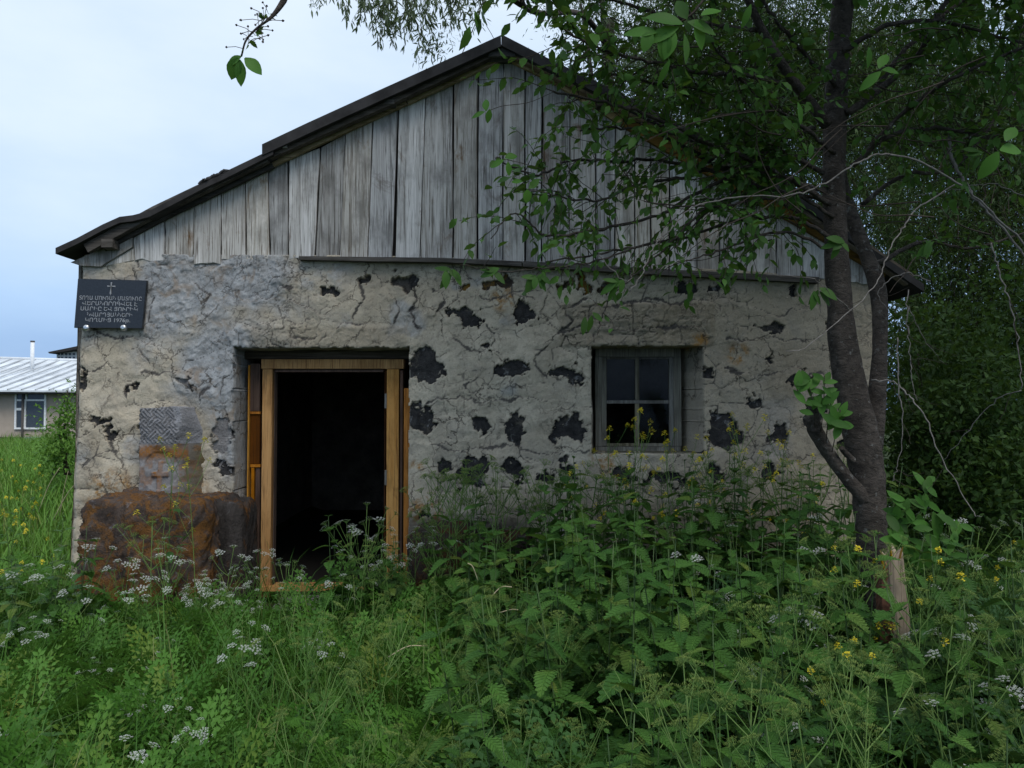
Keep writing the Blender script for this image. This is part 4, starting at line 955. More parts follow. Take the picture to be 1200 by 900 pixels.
# over the gable (traced), toward the camera a little as they reach left
branch([(972, 240), (930, 212), (880, 188), (820, 163), (760, 135), (700, 118), (648, 108)], -2.6, 7, 2, 25)
branch([(955, 150), (917, 161), (891, 181), (850, 176), (800, 160), (735, 150), (680, 152)], -2.4, 6, 2, 22)
branch([(975, 255), (920, 216), (870, 203), (810, 230), (772, 252), (710, 267), (660, 275), (635, 275), (615, 255), (597, 252), (575, 280)], -2.5, 5, 1.2, 7, start=0.1)
branch([(965, 235), (900, 222), (850, 205), (775, 187), (720, 190), (672, 187), (632, 205), (600, 195), (580, 184)], -2.5, 5, 1.5, 17)
branch([(930, 100), (880, 90), (820, 85), (760, 72), (700, 56), (655, 30)], -2.8, 6, 2, 30, y0=TRY - 0.2)
branch([(893, 35), (840, 30), (780, 18), (720, 0), (660, -15), (610, -25)], -2.6, 6, 2, 16, y0=TRY - 0.4)
branch([(968, 225), (900, 205), (850, 196), (800, 208), (750, 215), (700, 235), (650, 230), (612, 226)], -2.3, 5, 1.5, 18)
branch([(975, 280), (930, 255), (870, 258), (800, 278), (740, 290), (690, 300), (640, 306)], -2.2, 5, 1.5, 13)
branch([(965, 200), (900, 170), (850, 140), (800, 110), (740, 90), (690, 88)], -2.5, 6, 2, 30)
branch([(740, 292), (690, 308), (640, 314), (590, 318), (540, 312)], -2.55, 2.5, 1, 8, y0=-2.25, lt=(0.06, 0.2))
branch([(830, 240), (800, 270), (770, 300), (735, 330), (715, 350), (705, 372), (700, 392)], -2.3, 3, 1, 6, y0=-2.2, lt=(0.06, 0.2))
branch([(978, 180), (930, 140), (880, 105), (830, 45), (790, -10)], -2.9, 5, 2, 32)
branch([(980, 100), (940, 60), (900, 10), (880, -40)], -2.3, 6, 3, 34)
branch([(970, 292), (920, 272), (870, 284), (830, 298), (795, 308)], -2.3, 4, 1.2, 17)
branch([(962, 222), (900, 232), (850, 240), (800, 242), (755, 236)], -2.45, 4, 1.2, 18)
branch([(968, 170), (915, 190), (860, 226), (815, 262), (790, 290)], -2.2, 4, 1.2, 15)
# right hand side
branch([(993, 133), (1030, 105), (1072, 68), (1106, 5), (1140, -60)], -2.0, 9, 4, 34)
branch([(1000, 195), (1040, 160), (1100, 150), (1160, 160), (1215, 150)], -2.2, 7, 2, 32)
branch([(990, 60), (1040, 30), (1100, 25), (1160, 40), (1225, 60)], -2.4, 7, 2, 32)
branch([(1010, 240), (1060, 205), (1120, 195), (1180, 120), (1215, 80)], -1.6, 6, 2, 26, lt=(0.2, 0.6), y0=TRY + 0.3)
branch([(1024, 310), (1080, 285), (1140, 290), (1210, 270)], -1.4, 6, 2, 9, y0=TRY + 0.3)
branch([(1005, 190), (1060, 130), (1120, 90), (1190, 60), (1230, 30)], -2.6, 6, 2, 30)
branch([(1015, 120), (1060, 60), (1130, 0), (1200, -40)], -1.4, 8, 3, 14, y0=TRY + 0.3)
# bare grey twigs and dead branches crossing in front
def bare(pts, y0, y1, w0, w1, mat='bark_pale'):
    p = branch(pts, y1, w0 * 0.8, w1 * 0.6, 0, y0=y0, mat=mat)
    for k in range(max(2, len(p) // 10)):          # short broken side twigs
        i = random.randint(2, len(p) - 2); tg = p[i + 1] - p[i]; tg = tg / np.linalg.norm(tg); d = tg * 0.7 + rng.normal(size=3) * 0.5; q = [p[i]]
        for j in range(4): d = d + rng.normal(size=3) * 0.25; q.append(q[-1] + d / np.linalg.norm(d) * random.uniform(0.02, 0.07))
        twigs.add(*tube_arr(q, np.linspace(0.0022, 0.0008, 5), 4, False))
bare([(1215, 300), (1166, 252), (1123, 215), (1070, 187), (1030, 181), (1002, 193), (959, 218), (925, 229), (860, 231), (810, 245), (785, 270), (765, 290), (755, 315), (738, 342)], -2.2, -2.6, 3.2, 1.8)
bare([(1113, 150), (1113, 178), (1121, 197), (1135, 220), (1150, 240), (1172, 264), (1215, 315)], -2.0, -2.2, 5.5, 4)
bare([(1125, 212), (1075, 245), (1056, 270), (1040, 300), (1030, 327), (1000, 360), (947, 405), (922, 412)], -2.2, -2.7, 2.4, 1.4)
bare([(1161, 285), (1172, 320), (1183, 353), (1193, 400), (1198, 457)], -2.3, -2.4, 2.6, 2)
bare([(1198, 457), (1165, 470), (1130, 510), (1100, 545)], -2.4, -2.0, 1.8, 1)
bare([(1022, 445), (1050, 450), (1067, 465), (1083, 487), (1107, 543), (1140, 598), (1150, 606)], -2.1, -2.5, 2.6, 1.2)
bare([(1064, 340), (1063, 380), (1067, 420), (1069, 447), (1075, 470)], -2.2, -2.2, 1.8, 1.2)
bare([(1052, 395), (1053, 450), (1058, 500), (1052, 545), (1046, 563)], -2.2, -2.2, 2.2, 1)
bare([(1000, 365), (970, 340), (950, 326), (900, 322)], -2.3, -2.6, 1.4, 0.8)
bare([(860, 250), (840, 275), (815, 295), (772, 315)], -2.3, -2.6, 1.5, 0.9)
bare([(700, 300), (735, 330), (745, 305), (757, 280)], -2.5, -2.4, 1.2, 0.8)
bare([(1090, 330), (1060, 320), (1030, 340), (1040, 365)], -2.0, -2.0, 2, 1)
bare([(1200, 230), (1160, 215), (1120, 222), (1070, 230)], -2.1, -2.1, 1.6, 0.9)
bare([(1065, 360), (1085, 400), (1105, 425)], -2.0, -1.8, 1.6, 0.8)
for _ in range(42):
    x = random.uniform(800, 1190); y = random.uniform(20, 300); a = random.uniform(-0.6, 0.6); ln = random.uniform(60, 190)
    yy = random.uniform(-2.7, -1.3); p = [(x, y)]
    for j in range(5): a += random.uniform(-0.35, 0.35); p.append((p[-1][0] - math.cos(a) * ln / 5, p[-1][1] + math.sin(a) * ln / 5))
    tp = px_path(p, yy, yy + random.uniform(-0.3, 0.3), 16); twigs.add(*tube_arr(tp, np.linspace(0.0045, 0.0015, 16), 4, False))
# crown above the frame: limbs and leaves that shade the right half
tip = [(P(985, -220, TRY), (0.3, -0.8, 0.5)), (P(985, -400, TRY), (-0.7, 0.3, 0.6)), (P(1060, -80, TRY + 0.4), (0.9, 0.2, 0.5)), (P(990, -100, TRY), (0.2, -1.0, 0.25)), (P(990, -300, TRY), (0.9, -0.5, 0.4)), (P(985, -60, TRY), (-0.8, -0.7, 0.25)), (P(985, -520, TRY), (0.1, 0.1, 1.0)), (P(1085, -190, TRY + .5), (0.5, 0.9, 0.5)), (P(985, -150, TRY), (1.0, -0.9, 0.15)), (P(985, -450, TRY), (-0.5, -0.8, 0.5))]
for p, d in tip:
    for s_ in range(3):
        c = np.array(d) + rng.normal(size=3) * 0.25; c /= np.linalg.norm(c); pts = [np.array(p)]
        for j in range(8): c = c + rng.normal(size=3) * 0.15; c /= np.linalg.norm(c); pts.append(pts[-1] + c * 0.30)
        pts = np.array(pts); pts[:, 2] = np.maximum(pts[:, 2], CAMZ + (pts[:, 1] - CAMY) * 0.60)
        mb = MB(); mb.add(*tube_arr(pts, np.linspace(0.028, 0.006, 9), 6)); mb.build('branch', M['bark'], cherry)
        grow_twigs(pts, 0.004, 36, lt=(0.3, 0.8), lsize=(0.08, 0.13), droop=0.1)
# a long limb overhead to the sprig hanging in the sky, top left
ov = smooth_path([P(985, -60, TRY), Vector((1.3, -2.7, 3.95)), Vector((0.5, -3.5, 3.75)), Vector((-0.15, -4.1, 3.25)), P(352, -35, -4.38), P(333, 0, -4.4), P(318, 20, -4.4), P(300, 34, -4.4), P(288, 48, -4.4), P(283, 66, -4.4)], 60)
mb = MB(); mb.add(*tube_arr(ov, np.interp(np.arange(60), [0, 30, 42, 59], [0.03, 0.010, 0.0032, 0.0022]), 6)); mb.build('branch', M['bark'], cherry)
def big_leaf(px, py, Y, length_px, ang, width=0.5, mat='cherry', pitch=0.2, roll=0.0, par=cherry):
    """single visible leaf; ang is the direction of its tip in the picture plane (deg, 0 right, 90 down)"""
    p = P(px, py, Y); s_ = length_px / ppm(Y)
    d = np.array([[math.cos(R(ang)), pitch, -math.sin(R(ang))]]); up = np.array([[0.25 * math.sin(R(ang)) + roll, -0.9, 0.35]])
    v, t = leaf_arr(1.0, width, 6, 0.45, 0.18, 0.2, cord=0.1)
    m = frames(d, up) * s_
    V, T = replicate(v, t, m, np.array([tuple(p)])); mb = MB(); mb.add(V, T); return mb.build('leaf', M[mat], par)
for a in ((283, 66, 22, 155, 0.55), (279, 68, 26, 112, 0.72), (281, 70, 30, 88, 0.45), (287, 68, 26, 40, 0.65)): big_leaf(a[0], a[1], -4.4, a[2], a[3], a[4], 'young', 0.05)
for i in range(24):
    t_ = random.uniform(0, 1); bx = 283 + 32 * t_; by = 62 - 46 * t_; an = random.uniform(0, 6.28); ln = random.uniform(8, 27)
    a = P(bx, by, -4.4); b = P(bx + ln * math.cos(an), by + ln * 0.8 * math.sin(an), -4.4 + random.uniform(-.05, .05))
    twigs.add(*tube_arr([a, (a + b) / 2 + Vector((0, 0, 0.004)), b], 0.0009, 4, False)); twigs.add(*tube_arr([b - (b - a) * 0.04, b, b + (b - a) * 0.08], [0.0012, 0.0036, 0.001], 5))
    if i % 2: scatter_leaves(leaves, np.array([tuple(a)]), np.array([tuple(b - a)]), np.array([random.uniform(0.015, 0.03)]), LEAF3, 0.3)
U0 = random.uniform
# bright cluster close to the lens, upper middle, on a twig from above
cl = px_path([(850, -60), (835, -20), (815, 12), (790, 30), (770, 36)], -4.15, -4.1, 20); twigs.add(*tube_arr(cl, np.linspace(0.005, 0.0025, 20), 5))
twigs.add(*tube_arr(px_path([(985, -70), (930, -110), (880, -90), (850, -58)], TRY, -4.15, 20), np.linspace(0.012, 0.005, 20), 5))
for a in ((800, 28, 48, 175, 0.42), (805, 22, 42, 262, 0.5), (806, 26, 46, 5, 0.45), (795, 32, 52, 150, 0.38), (790, 36, 44, 118, 0.5), (780, 38, 40, 95, 0.55), (822, 18, 40, -28, 0.45), (770, 38, 44, 196, 0.4), (762, 36, 36, 120, 0.6), (815, 24, 40, 62, 0.45), (802, 40, 34, 80, 0.36)): big_leaf(a[0], a[1], -4.15, a[2] * U0(0.7, 1.05), a[3] + U0(-20, 20), a[4], 'cherry' if a[2] % 4 else 'young', random.uniform(-0.3, 0.3), random.uniform(-0.4, 0.4))
for a in ((880, 5, 28, 108, 0.32, -3.2), (935, 120, 26, 70, 0.35, -3.0), (785, 70, 32, 115, 0.25, -3.6), (1030, 80, 28, -60, 0.45, -3.2), (1032, 84, 30, 140, 0.4, -3.2), (1034, 82, 26, -5, 0.4, -3.2), (1170, 178, 36, 120, 0.5, -3.2), (1172, 176, 36, -10, 0.5, -3.2), (1178, 165, 30, -50, 0.5, -3.2), (1018, 55, 24, 80, 0.4, -3.0), (570, 130, 18, -95, 0.5, -3.4), (574, 128, 16, 100, 0.5, -3.4), (568, 131, 18, 165, 0.4, -3.4),
    (592, 185, 16, -20, 0.7, -3.2), (590, 188, 18, 160, 0.5, -3.2), (595, 190, 16, 80, 0.5, -3.2), (618, 222, 16, 90, 0.7, -3.2), (640, 226, 15, 110, 0.6, -3.2), (612, 213, 14, 190, 0.5, -3.2)): big_leaf(*a[:2], a[5], *a[2:5], 'young')
for a in ((552, 124, 600, 116), (560, 190, 600, 186), (600, 225, 660, 222)): pass
twigs.add(*tube_arr(px_path([(648, 108), (620, 120), (590, 124), (572, 130)], -2.6, -3.4, 12), 0.0015, 4, False))
twigs.add(*tube_arr(px_path([(640, 200), (615, 192), (594, 187)], -2.5, -3.2, 12), 0.0015, 4, False))
twigs.add(*tube_arr(px_path([(660, 232), (640, 226), (617, 222)], -2.35, -3.2, 12), 0.0015, 4, False))
# little drooping bunches by the ledge
for (cx, cy, Y, n) in ((525, 316, -2.5, 5), (580, 318, -2.5, 4), (632, 322, -2.5, 7), (728, 328, -2.4, 6), (690, 370, -2.3, 3), (955, 340, -2.4, 5), (1150, 180, -2.3, 3), (1090, 285, -2.3, 6), (985, 285, -2.3, 6)):
    for k in range(n): big_leaf(cx + random.uniform(-6, 6), cy + random.uniform(-4, 4), Y, random.uniform(15, 25), random.uniform(20, 200), random.uniform(0.3, 0.5), 'cherry', random.uniform(-.3, .3))
# bright suckers on the cut limb
for (x0, y0, x1, y1) in ((955, 500, 948, 452), (962, 505, 966, 440), (968, 520, 975, 465), (950, 485, 930, 448), (975, 530, 985, 480)):
    p = px_path([(x0, y0), ((x0 + x1) / 2 + random.uniform(-3, 3), (y0 + y1) / 2), (x1, y1)], TRY - 0.2, TRY - 0.3, 10); twigs.add(*tube_arr(p, 0.0025, 4))
    for k in range(8):
        f = random.uniform(0.25, 1); big_leaf(x0 + (x1 - x0) * f, y0 + (y1 - y0) * f, TRY - 0.25 - random.uniform(0, .06), random.uniform(14, 26), random.uniform(-160, 20), random.uniform(0.35, 0.5), 'young', random.uniform(-.4, .4))
tag(twigs.build('twigs', M['twig'], cherry), kind='stuff'); tag(leaves.build('foliage', M['cherry'], cherry), kind='stuff')

# willows and dark trees behind ------------------------------------
WL = (np.array([(0, 0, 0), (-0.09, 0.42, 0.02), (0, 1, -0.1), (0.09, 0.42, 0.02)]), np.array([(0, 3, 2), (0, 2, 1)]))
def leafy_crown(mb, tw, centre, rad, n, size, droop=0.8, proto=WL, strand=8, jit=0.35):
    """hanging leafy strands inside an ellipsoid, thin leaves, gaps between"""
    c = np.array(centre); rad = np.array(rad)
    d = rng.normal(size=(n, 3)); d /= np.linalg.norm(d, axis=1)[:, None]; r_ = rng.random(n) ** 0.45
    p = c + d * rad * r_[:, None]
    clump = fbm(p[:, 0] * 0.9 + p[:, 1] * 0.5, p[:, 2] * 0.9 + p[:, 1] * 0.4, 3, 5); p = p[clump > -0.22]; n = len(p)
    dr = rng.normal(size=(n, 3)) * 0.5 + np.array((0, 0, -droop)); dr /= np.linalg.norm(dr, axis=1)[:, None]
    st = rng.uniform(0.25, 0.7, n) * (size / 0.09)
    f = np.linspace(0, 1, strand)[None, :, None]
    bend = np.zeros((n, 1, 3)); bend[:, 0, 2] = -0.3 * st
    pts = p[:, None] + dr[:, None] * f * st[:, None, None] + bend * f * f
    pos = pts.reshape(-1, 3) + rng.normal(size=(n * strand, 3)) * 0.012
    dirs = np.repeat(dr, strand, 0) * 0.8 + rng.normal(size=(n * strand, 3)) * 0.55
    scatter_leaves(mb, pos, dirs, rng.uniform(0.7, 1.25, n * strand) * size, proto, jit)
    if tw is not None:
        for i in range(0, n, 7): tw.add(*tube_arr(pts[i, ::4], 0.006, 3, False))
def big_tree(name, label, base, limbs, crowns, mat, lsize, proto=WL, droop=0.8, trunk_r=0.22, group=None, barkm='bark'):
    r = thing(name, label, 'tree', base, group)
    b = Vector(base)
    top = Vector(limbs[0]); mb = MB()
    tr = smooth_path([b - Vector((0, 0, 0.3)), b.lerp(top, 0.35) + Vector((0.1, 0, 0)), b.lerp(top, 0.7) - Vector((0.08, 0, 0)), top], 24)
    mb.add(*tube_arr(tr, np.linspace(trunk_r, trunk_r * 0.4, 24), 12, True, 0.05)); mb.build('trunk', M[barkm], r)
    for q in limbs[1:]:
        s_ = b.lerp(top, random.uniform(0.35, 0.85)); q = Vector(q); mb = MB()
        pt = smooth_path([s_, s_.lerp(q, 0.4) + Vector((0, 0, 0.3)), s_.lerp(q, 0.8) + Vector((0, 0, 0.2)), q], 16)
        mb.add(*tube_arr(pt, np.linspace(trunk_r * 0.4, 0.02, 16), 7, True, 0.05)); mb.build('limb', M[barkm], r)
    lv = MB(); tw = MB()
    for (c, rad, n) in crowns: leafy_crown(lv, tw, c, rad, n, lsize, droop, proto)
    tag(tw.build('twigs', M['twig'], r), kind='stuff'); tag(lv.build('foliage', M[mat], r), kind='stuff')
    return r
def PC(px, py, Y): return tuple(P(px, py, Y))
def hanging_sprays(par):
    """long boughs of the willow arching over the ridge; leafy sprays hang into the sky above it"""
    lv = MB(); tw = MB()
    LW = leaf_arr(1.0, 0.20, 3, 0.4, 0.15, 0.2)
    for (x, x2) in ((470, 400), (520, 470), (600, 540)):
        p = smooth_path([Vector((2.0, 8.6, 8.6)), Vector((1.2, 6.5, 8.3)), Vector((0.2, 4.2, 7.2)), P(x, -90, 2.2), P(x2, -30, 2.0)], 30)
        mb = MB(); mb.add(*tube_arr(p, np.linspace(0.06, 0.008, 30), 6)); mb.build('limb', M['bark'], par)
    for (x, y, ex, ey, n) in ((385, -20, 378, 14, 6), (400, -25, 418, 26, 9), (418, -20, 430, 45, 9), (440, -25, 448, 58, 12), (460, -20, 470, 50, 12), (478, -20, 492, 66, 12), (495, -20, 468, 82, 7), (505, -20, 512, 45, 11), (520, -25, 530, 32, 11), (535, -20, 545, 22, 9), (552, -30, 560, 6, 7), (535, -30, 540, 8, 8), (575, -20, 583, 18, 3), (560, 5, 572, -14, 3)):
        for k in range(n):
            Y = random.uniform(1.6, 2.4); a = np.array(P(x + random.uniform(-14, 14), y, Y)); b = np.array(P(ex + random.uniform(-20, 20), y + (ey - y) * random.uniform(0.45, 1.0), Y - 0.1))
            p = smooth_path([a, a * 0.5 + b * 0.5 + rng.normal(size=3) * 0.03, b], 8); tw.add(*tube_arr(p, np.linspace(0.004, 0.001, 8), 3, False))
            m = max(4, int(np.linalg.norm(b - a) / 0.028)); f = rng.uniform(0.1, 1.0, m) * 6.99; i = f.astype(int); pos = p[i] + (p[i + 1] - p[i]) * (f - i)[:, None]
            d = (b - a) / np.linalg.norm(b - a); dirs = np.tile(d, (m, 1)) * 0.6 + rng.normal(size=(m, 3)) * 0.45 + (0, 0, -0.45)
            scatter_leaves(lv, pos, dirs, rng.uniform(0.06, 0.115, m), LW, 0.2)
    for (cx, cy) in ((515, 48), (448, 5), (548, 25), (506, 60)):   # denser tufts
        c = np.array(P(cx, cy, 2.0)); m = 90; scatter_leaves(lv, c + rng.normal(size=(m, 3)) * (0.10, 0.12, 0.08), rng.normal(size=(m, 3)) + (0, 0, -0.7), rng.uniform(0.05, 0.09, m), LW, 0.2)
    q = px_path([(575, -30), (560, 20), (545, 55), (538, 70)], 1.9, 1.9, 10); tw.add(*tube_arr(q, 0.005, 4)); q = px_path([(566, 5), (568, 25), (576, 40), (580, 48)], 1.9, 1.9, 10); tw.add(*tube_arr(q, 0.003, 4))
    tag(tw.build('hanging_twigs', M['twig'], par), kind='stuff'); tag(lv.build('hanging_foliage', M['willow'], par), kind='stuff')
# grey-leaved willow behind the ridge; its left boughs hang into the top of the picture
wt = big_tree('willow_tree', 'tall willow with narrow grey green leaves behind the roof ridge', (2.2, 9.0, 0.1), [(2.0, 9.0, 9.5), PC(680, 0, 8), PC(760, 60, 8.2), PC(700, -90, 8.5)],
    [(PC(700, 20, 8.2), (0.95, 1.0, 1.3), 700), (PC(770, 60, 8.2), (1.2, 1.2, 1.7), 1900), (PC(690, -120, 8.5), (2.6, 2.0, 1.6), 900)], 'willow', 0.115)
hanging_sprays(wt)
big_tree('willow_tree', 'broad willow behind the right roof slope, its crown filling the sky beside the cherry', (5.6, 8.5, 0.1), [(5.2, 8.5, 8.5), PC(860, 40, 8), PC(960, 60, 8), PC(1050, 60, 8)],
    [(PC(850, 60, 8.0), (1.5, 1.4, 2.2), 3000), (PC(950, 90, 7.6), (1.5, 1.4, 2.2), 3000), (PC(900, 210, 7.6), (1.3, 1.2, 1.5), 1300), (PC(1030, 260, 7.4), (1.1, 1.0, 1.3), 1200), (PC(1050, 60, 8.0), (1.7, 1.4, 2.0), 2600), (PC(900, -110, 8.5), (3, 2, 2.0), 1000)], 'willow_green', 0.12)
big_tree('willow_tree', 'dark willow at the right edge beside the house wall', (7.6, 4.2, 0.1), [(7.2, 4.2, 7.0), PC(1130, 120, 4.2), PC(1200, 200, 4.0), PC(1110, 300, 4)],
    [(PC(1130, 110, 4.2), (1.2, 1.1, 1.6), 2200), (PC(1200, 210, 4.0), (1.2, 1.1, 1.6), 2200), (PC(1130, 300, 3.8), (0.9, 1.0, 1.1), 1500), (PC(1170, 420, 3.4), (1.2, 1.0, 1.2), 2000), (PC(1230, 60, 4), (1.5, 1.4, 2.0), 1500), ((6.4, 0.8, 4.6), (1.6, 2.2, 1.8), 1700), ((5.6, -2.0, 5.4), (1.6, 1.8, 1.3), 1300), ((7.2, -0.5, 2.8), (1.3, 2.0, 1.6), 1100), (PC(1090, 410, 3.6), (0.6, 0.8, 1.0), 900), (PC(1040, 150, 4.4), (0.9, 1.0, 1.6), 1300)], 'willow_green', 0.10)  # blobs given in world coordinates are unseen, added to shade the right side
big_tree('willow_tree', 'farthest willow, a dense dark mass behind the trees at the right', (10.5, 13.0, 0.1), [(9.5, 13, 11)] + [PC(x, y, 12.5) for x, y in ((900, 120), (1000, 200), (1100, 100), (1180, 260))],
    [(PC(780, 40, 12.5), (2.0, 1.0, 2.6), 1500), (PC(920, 90, 12.5), (2.6, 1.2, 3.2), 2600), (PC(1060, 150, 12.5), (2.6, 1.2, 3.6), 3000), (PC(1180, 220, 12.5), (2.6, 1.2, 4.0), 3000), (PC(1120, 420, 11.5), (2.5, 1.0, 2.0), 1500)], 'willow_green', 0.16)
OV = leaf_arr(1.0, 0.48, 2, 0.42, 0.15, 0.2)
def bush(label, base, blobs, mat, lsize, proto=OV, group=None, name='shrub', stems=7):
    r = thing(name, label, 'shrub', base, group); b = Vector(base)
    mb = MB()
    for i in range(stems):
        c = Vector(random.choice(blobs)[0]); mb.add(*tube_arr(smooth_path([b + Vector((random.uniform(-.15, .15), random.uniform(-.1, .1), -0.1)), b.lerp(c, 0.5) + Vector((random.uniform(-.1, .1), 0, 0)), c], 10), np.linspace(0.018, 0.004, 10), 5))
    tag(mb.build('stems', M['twig'], r), kind='stuff'); lv = MB()
    for (c, rad, n) in blobs: leafy_crown(lv, None, c, rad, n, lsize, 0.05, proto, 7, 0.6)
    tag(lv.build('foliage', M[mat], r), kind='stuff'); return r
bush('dark leafy elder shrub behind the cherry trunk at the house corner', (4.2, 1.0, 0), [(PC(1085, 500, 0.6), (0.5, 0.5, 0.75), 420), (PC(1075, 410, 1.2), (0.30, 0.45, 0.5), 170), (PC(1110, 580, 0.2), (0.5, 0.4, 0.4), 280)], 'shrub', 0.075)
bush('dark round shrub at the right edge of the yard', (4.9, 0.4, 0), [(PC(1170, 500, 0.2), (0.6, 0.6, 0.7), 520), (PC(1200, 580, -0.4), (0.55, 0.5, 0.5), 360), (PC(1150, 430, 0.8), (0.6, 0.6, 0.6), 330)], 'shrub', 0.07)
bush('tall dark shrub behind the others at far right', (5.6, 2.2, 0), [(PC(1130, 470, 2.4), (0.9, 0.7, 1.3), 900), (PC(1210, 420, 2.2), (0.8, 0.7, 1.4), 800), (PC(1080, 540, 2.4), (0.7, 0.6, 0.9), 420)], 'shrub', 0.085)
bush('bright green sapling between the neighbour house and the chapel corner', PC(74, 548, 4.2), [(PC(76, 500, 4.2), (0.24, 0.3, 0.42), 230), (PC(80, 455, 4.2), (0.13, 0.2, 0.30), 80), (PC(70, 535, 4.0), (0.25, 0.25, 0.22), 120)], 'shrub_bright', 0.06)

# the broken stub by the trunk -------------------------------------
st = thing('broken_stub', 'snapped pale wooden stub with reddish bark on its left side beside the trunk', 'tree stub', P(1055, 770, -2.45))
SY = -2.45
V, T = tube_arr(smooth_path([P(1056, 790, SY), P(1053, 740, SY), P(1049, 690, SY), P(1046, 652, SY)], 18), np.linspace(0.062, 0.05, 18), 14, False)
top = V[-14:].copy(); V[-14:, 2] += rng.uniform(-0.01, 0.07, 14) * np.where(np.arange(14) % 3 == 0, 1.2, 0.3)
mid = np.array([[*P(1046, 660, SY)]]); V = np.concatenate([V, mid]); T = np.concatenate([T, [(len(V) - 15 + i, len(V) - 15 + (i + 1) % 14, len(V) - 1) for i in range(14)]])
mb = MB(); mb.add(V, T); mb.build('split_wood', M['split_wood'], st, False)
V, T = tube_arr(smooth_path([P(1046, 790, SY + 0.02), P(1043, 740, SY + 0.02), P(1039, 690, SY + 0.02), P(1037, 664, SY + 0.02)], 18), np.linspace(0.064, 0.048, 18), 14, True, 0.10)
mb = MB(); mb.add(V, T); mb.build('bark', M['bark_red'], st, False)
for (a, b, c, d) in ((1038, 656, 1031, 645), (1045, 652, 1043, 641), (1053, 656, 1058, 641), (1036, 660, 1030, 652)):
    mb = MB(); mb.add(*tube_arr([P(a, b + 6, SY - 0.03), P((a + c) / 2, (b + d) / 2, SY - 0.05), P(c, d, SY - 0.06)], [0.007, 0.005, 0.002], 4)); mb.build('splinter', M['split_wood'], st, False)

# ================================================================== plants
def plant_proto(name, label, cat, group): return thing(name, label, cat, (0, 0, -50), group)   # moved to its first place below
def part(o, name, mb, mat, loc=None, rot=None, sc=1.0):
    ob = link(name, mb if isinstance(mb, bpy.types.Mesh) else mb.mesh(name, M[mat]), None); ob.parent = o
    if loc is not None: ob.location = loc
    if rot is not None: ob.rotation_euler = rot
    ob.scale = (sc, sc, sc); return ob
# shared leaf meshes
def lmesh(name, mat, *a, **k): mb = MB(); mb.add(*leaf_arr(*a, **k), rnd=0.0); return mb.mesh(name, M[mat])
nettle_leaf = lmesh('leaf', 'nettle', 1.0, 0.58, 18, 0.30, 0.22, 0.40, teeth=0.11, cord=0.35)
burdock_leaf = lmesh('leaf', 'burdock', 1.0, 0.72, 12, 0.36, 0.16, 0.40, teeth=0.025, cord=0.45, wave=0.02)
def nettle(var):
    random.seed(100 + var); r = plant_proto('nettle', 'green stinging nettle with toothed drooping leaves in the patch below the window', 'nettle', 'nettles in front of the wall')
    h = 1.0; n = 10; lx = random.uniform(-.08, .08); ly = random.uniform(-.08, .08)
    path = smooth_path([(0, 0, -0.1), (lx * 0.3, ly * 0.2, h * 0.4), (lx, ly, h)], 12); mb = MB(); mb.add(*tube_arr(path, np.linspace(0.005, 0.002, 12), 5), rnd=0.3); part(r, 'stem', mb, 'stem_dark')
    for k in range(n):
        f = 0.22 + 0.78 * k / (n - 1); p = path[min(11, int(f * 11))]
        size = (0.17 * math.sin(math.pi * min(1, 0.28 + 0.62 * f)) + 0.015) * (0.45 if k == n - 1 else 1) * random.uniform(0.85, 1.1)
        a0 = (k % 2) * math.pi / 2 + random.uniform(-.3, .3)
        for s_ in (0, math.pi):
            part(r, 'leaf', nettle_leaf, None, (p[0], p[1], p[2]), (random.uniform(-0.35, 0.25) + (0.5 if k > n - 3 else 0), random.uniform(-.25, .25), a0 + s_), size)
    return r
FL = MB(); 
def frond_arr(L_=1.0, pinnae=8, lob=5):
    """ferny umbellifer leaf: midrib, pinnae, small lobes"""
    V = []; T = []; c = 0
    for i in range(pinnae + 1):
        t = 0.25 + 0.75 * i / pinnae; ln = 0.36 * (1 - ((t - 0.25) / 0.75) ** 1.3) + 0.07; y0 = t * L_; zz = -0.22 * t * t
        for s_ in ((-1, 1) if i < pinnae else (0,)):
            dx, dy = (s_ * 0.83, 0.55) if s_ else (0, 1)
            for k in range(lob):
                f = (k + 0.7) / lob; bx = dx * ln * f; by = y0 + dy * ln * f; w_ = 0.0; lz = zz - 0.10 * f * f
                for q in ((-1, 1) if k < lob - 1 else (0,)):
                    px_, py_ = -dy * q, dx * q
                    ex, ey = (px_ * 0.8 + dx * 0.7) * 0.10 * (1.2 - f), (py_ * 0.8 + dy * 0.7) * 0.10 * (1.2 - f)
                    if q == 0: ex, ey = dx * 0.09, dy * 0.09
                    n_ = (-ey, ex)
                    V += [(bx, by, lz), (bx + ex * 0.5 + n_[0] * 0.27, by + ey * 0.5 + n_[1] * 0.27, lz + 0.006), (bx + ex * 1.1, by + ey * 1.1, lz - 0.01), (bx + ex * 0.5 - n_[0] * 0.27, by + ey * 0.5 - n_[1] * 0.27, lz + 0.006)]
                    T += [(c, c + 3, c + 2), (c, c + 2, c + 1)]; c += 4
            V += [(-0.004 * dy, y0, zz), (0.004 * dy, y0 - 0.004 * dx, zz), (dx * ln, y0 + dy * ln, zz - 0.10)]; T += [(c, c + 1, c + 2)]; c += 3
    V += [(-0.008, 0, 0), (0.008, 0, 0), (0.003, L_, -0.22), (-0.003, L_, -0.22)]; T += [(c, c + 1, c + 2), (c, c + 2, c + 3)]
    return np.array(V), np.array(T)
FR = frond_arr(); FRS = frond_arr(1.0, 6, 3)
mb = MB(); mb.add(*FR, rnd=0.0); frond_mesh = mb.mesh('frond', M['chervil'])
mb = MB(); mb.add(*FR, rnd=0.0); frond_shade = mb.mesh('frond', M['chervil_shade'])
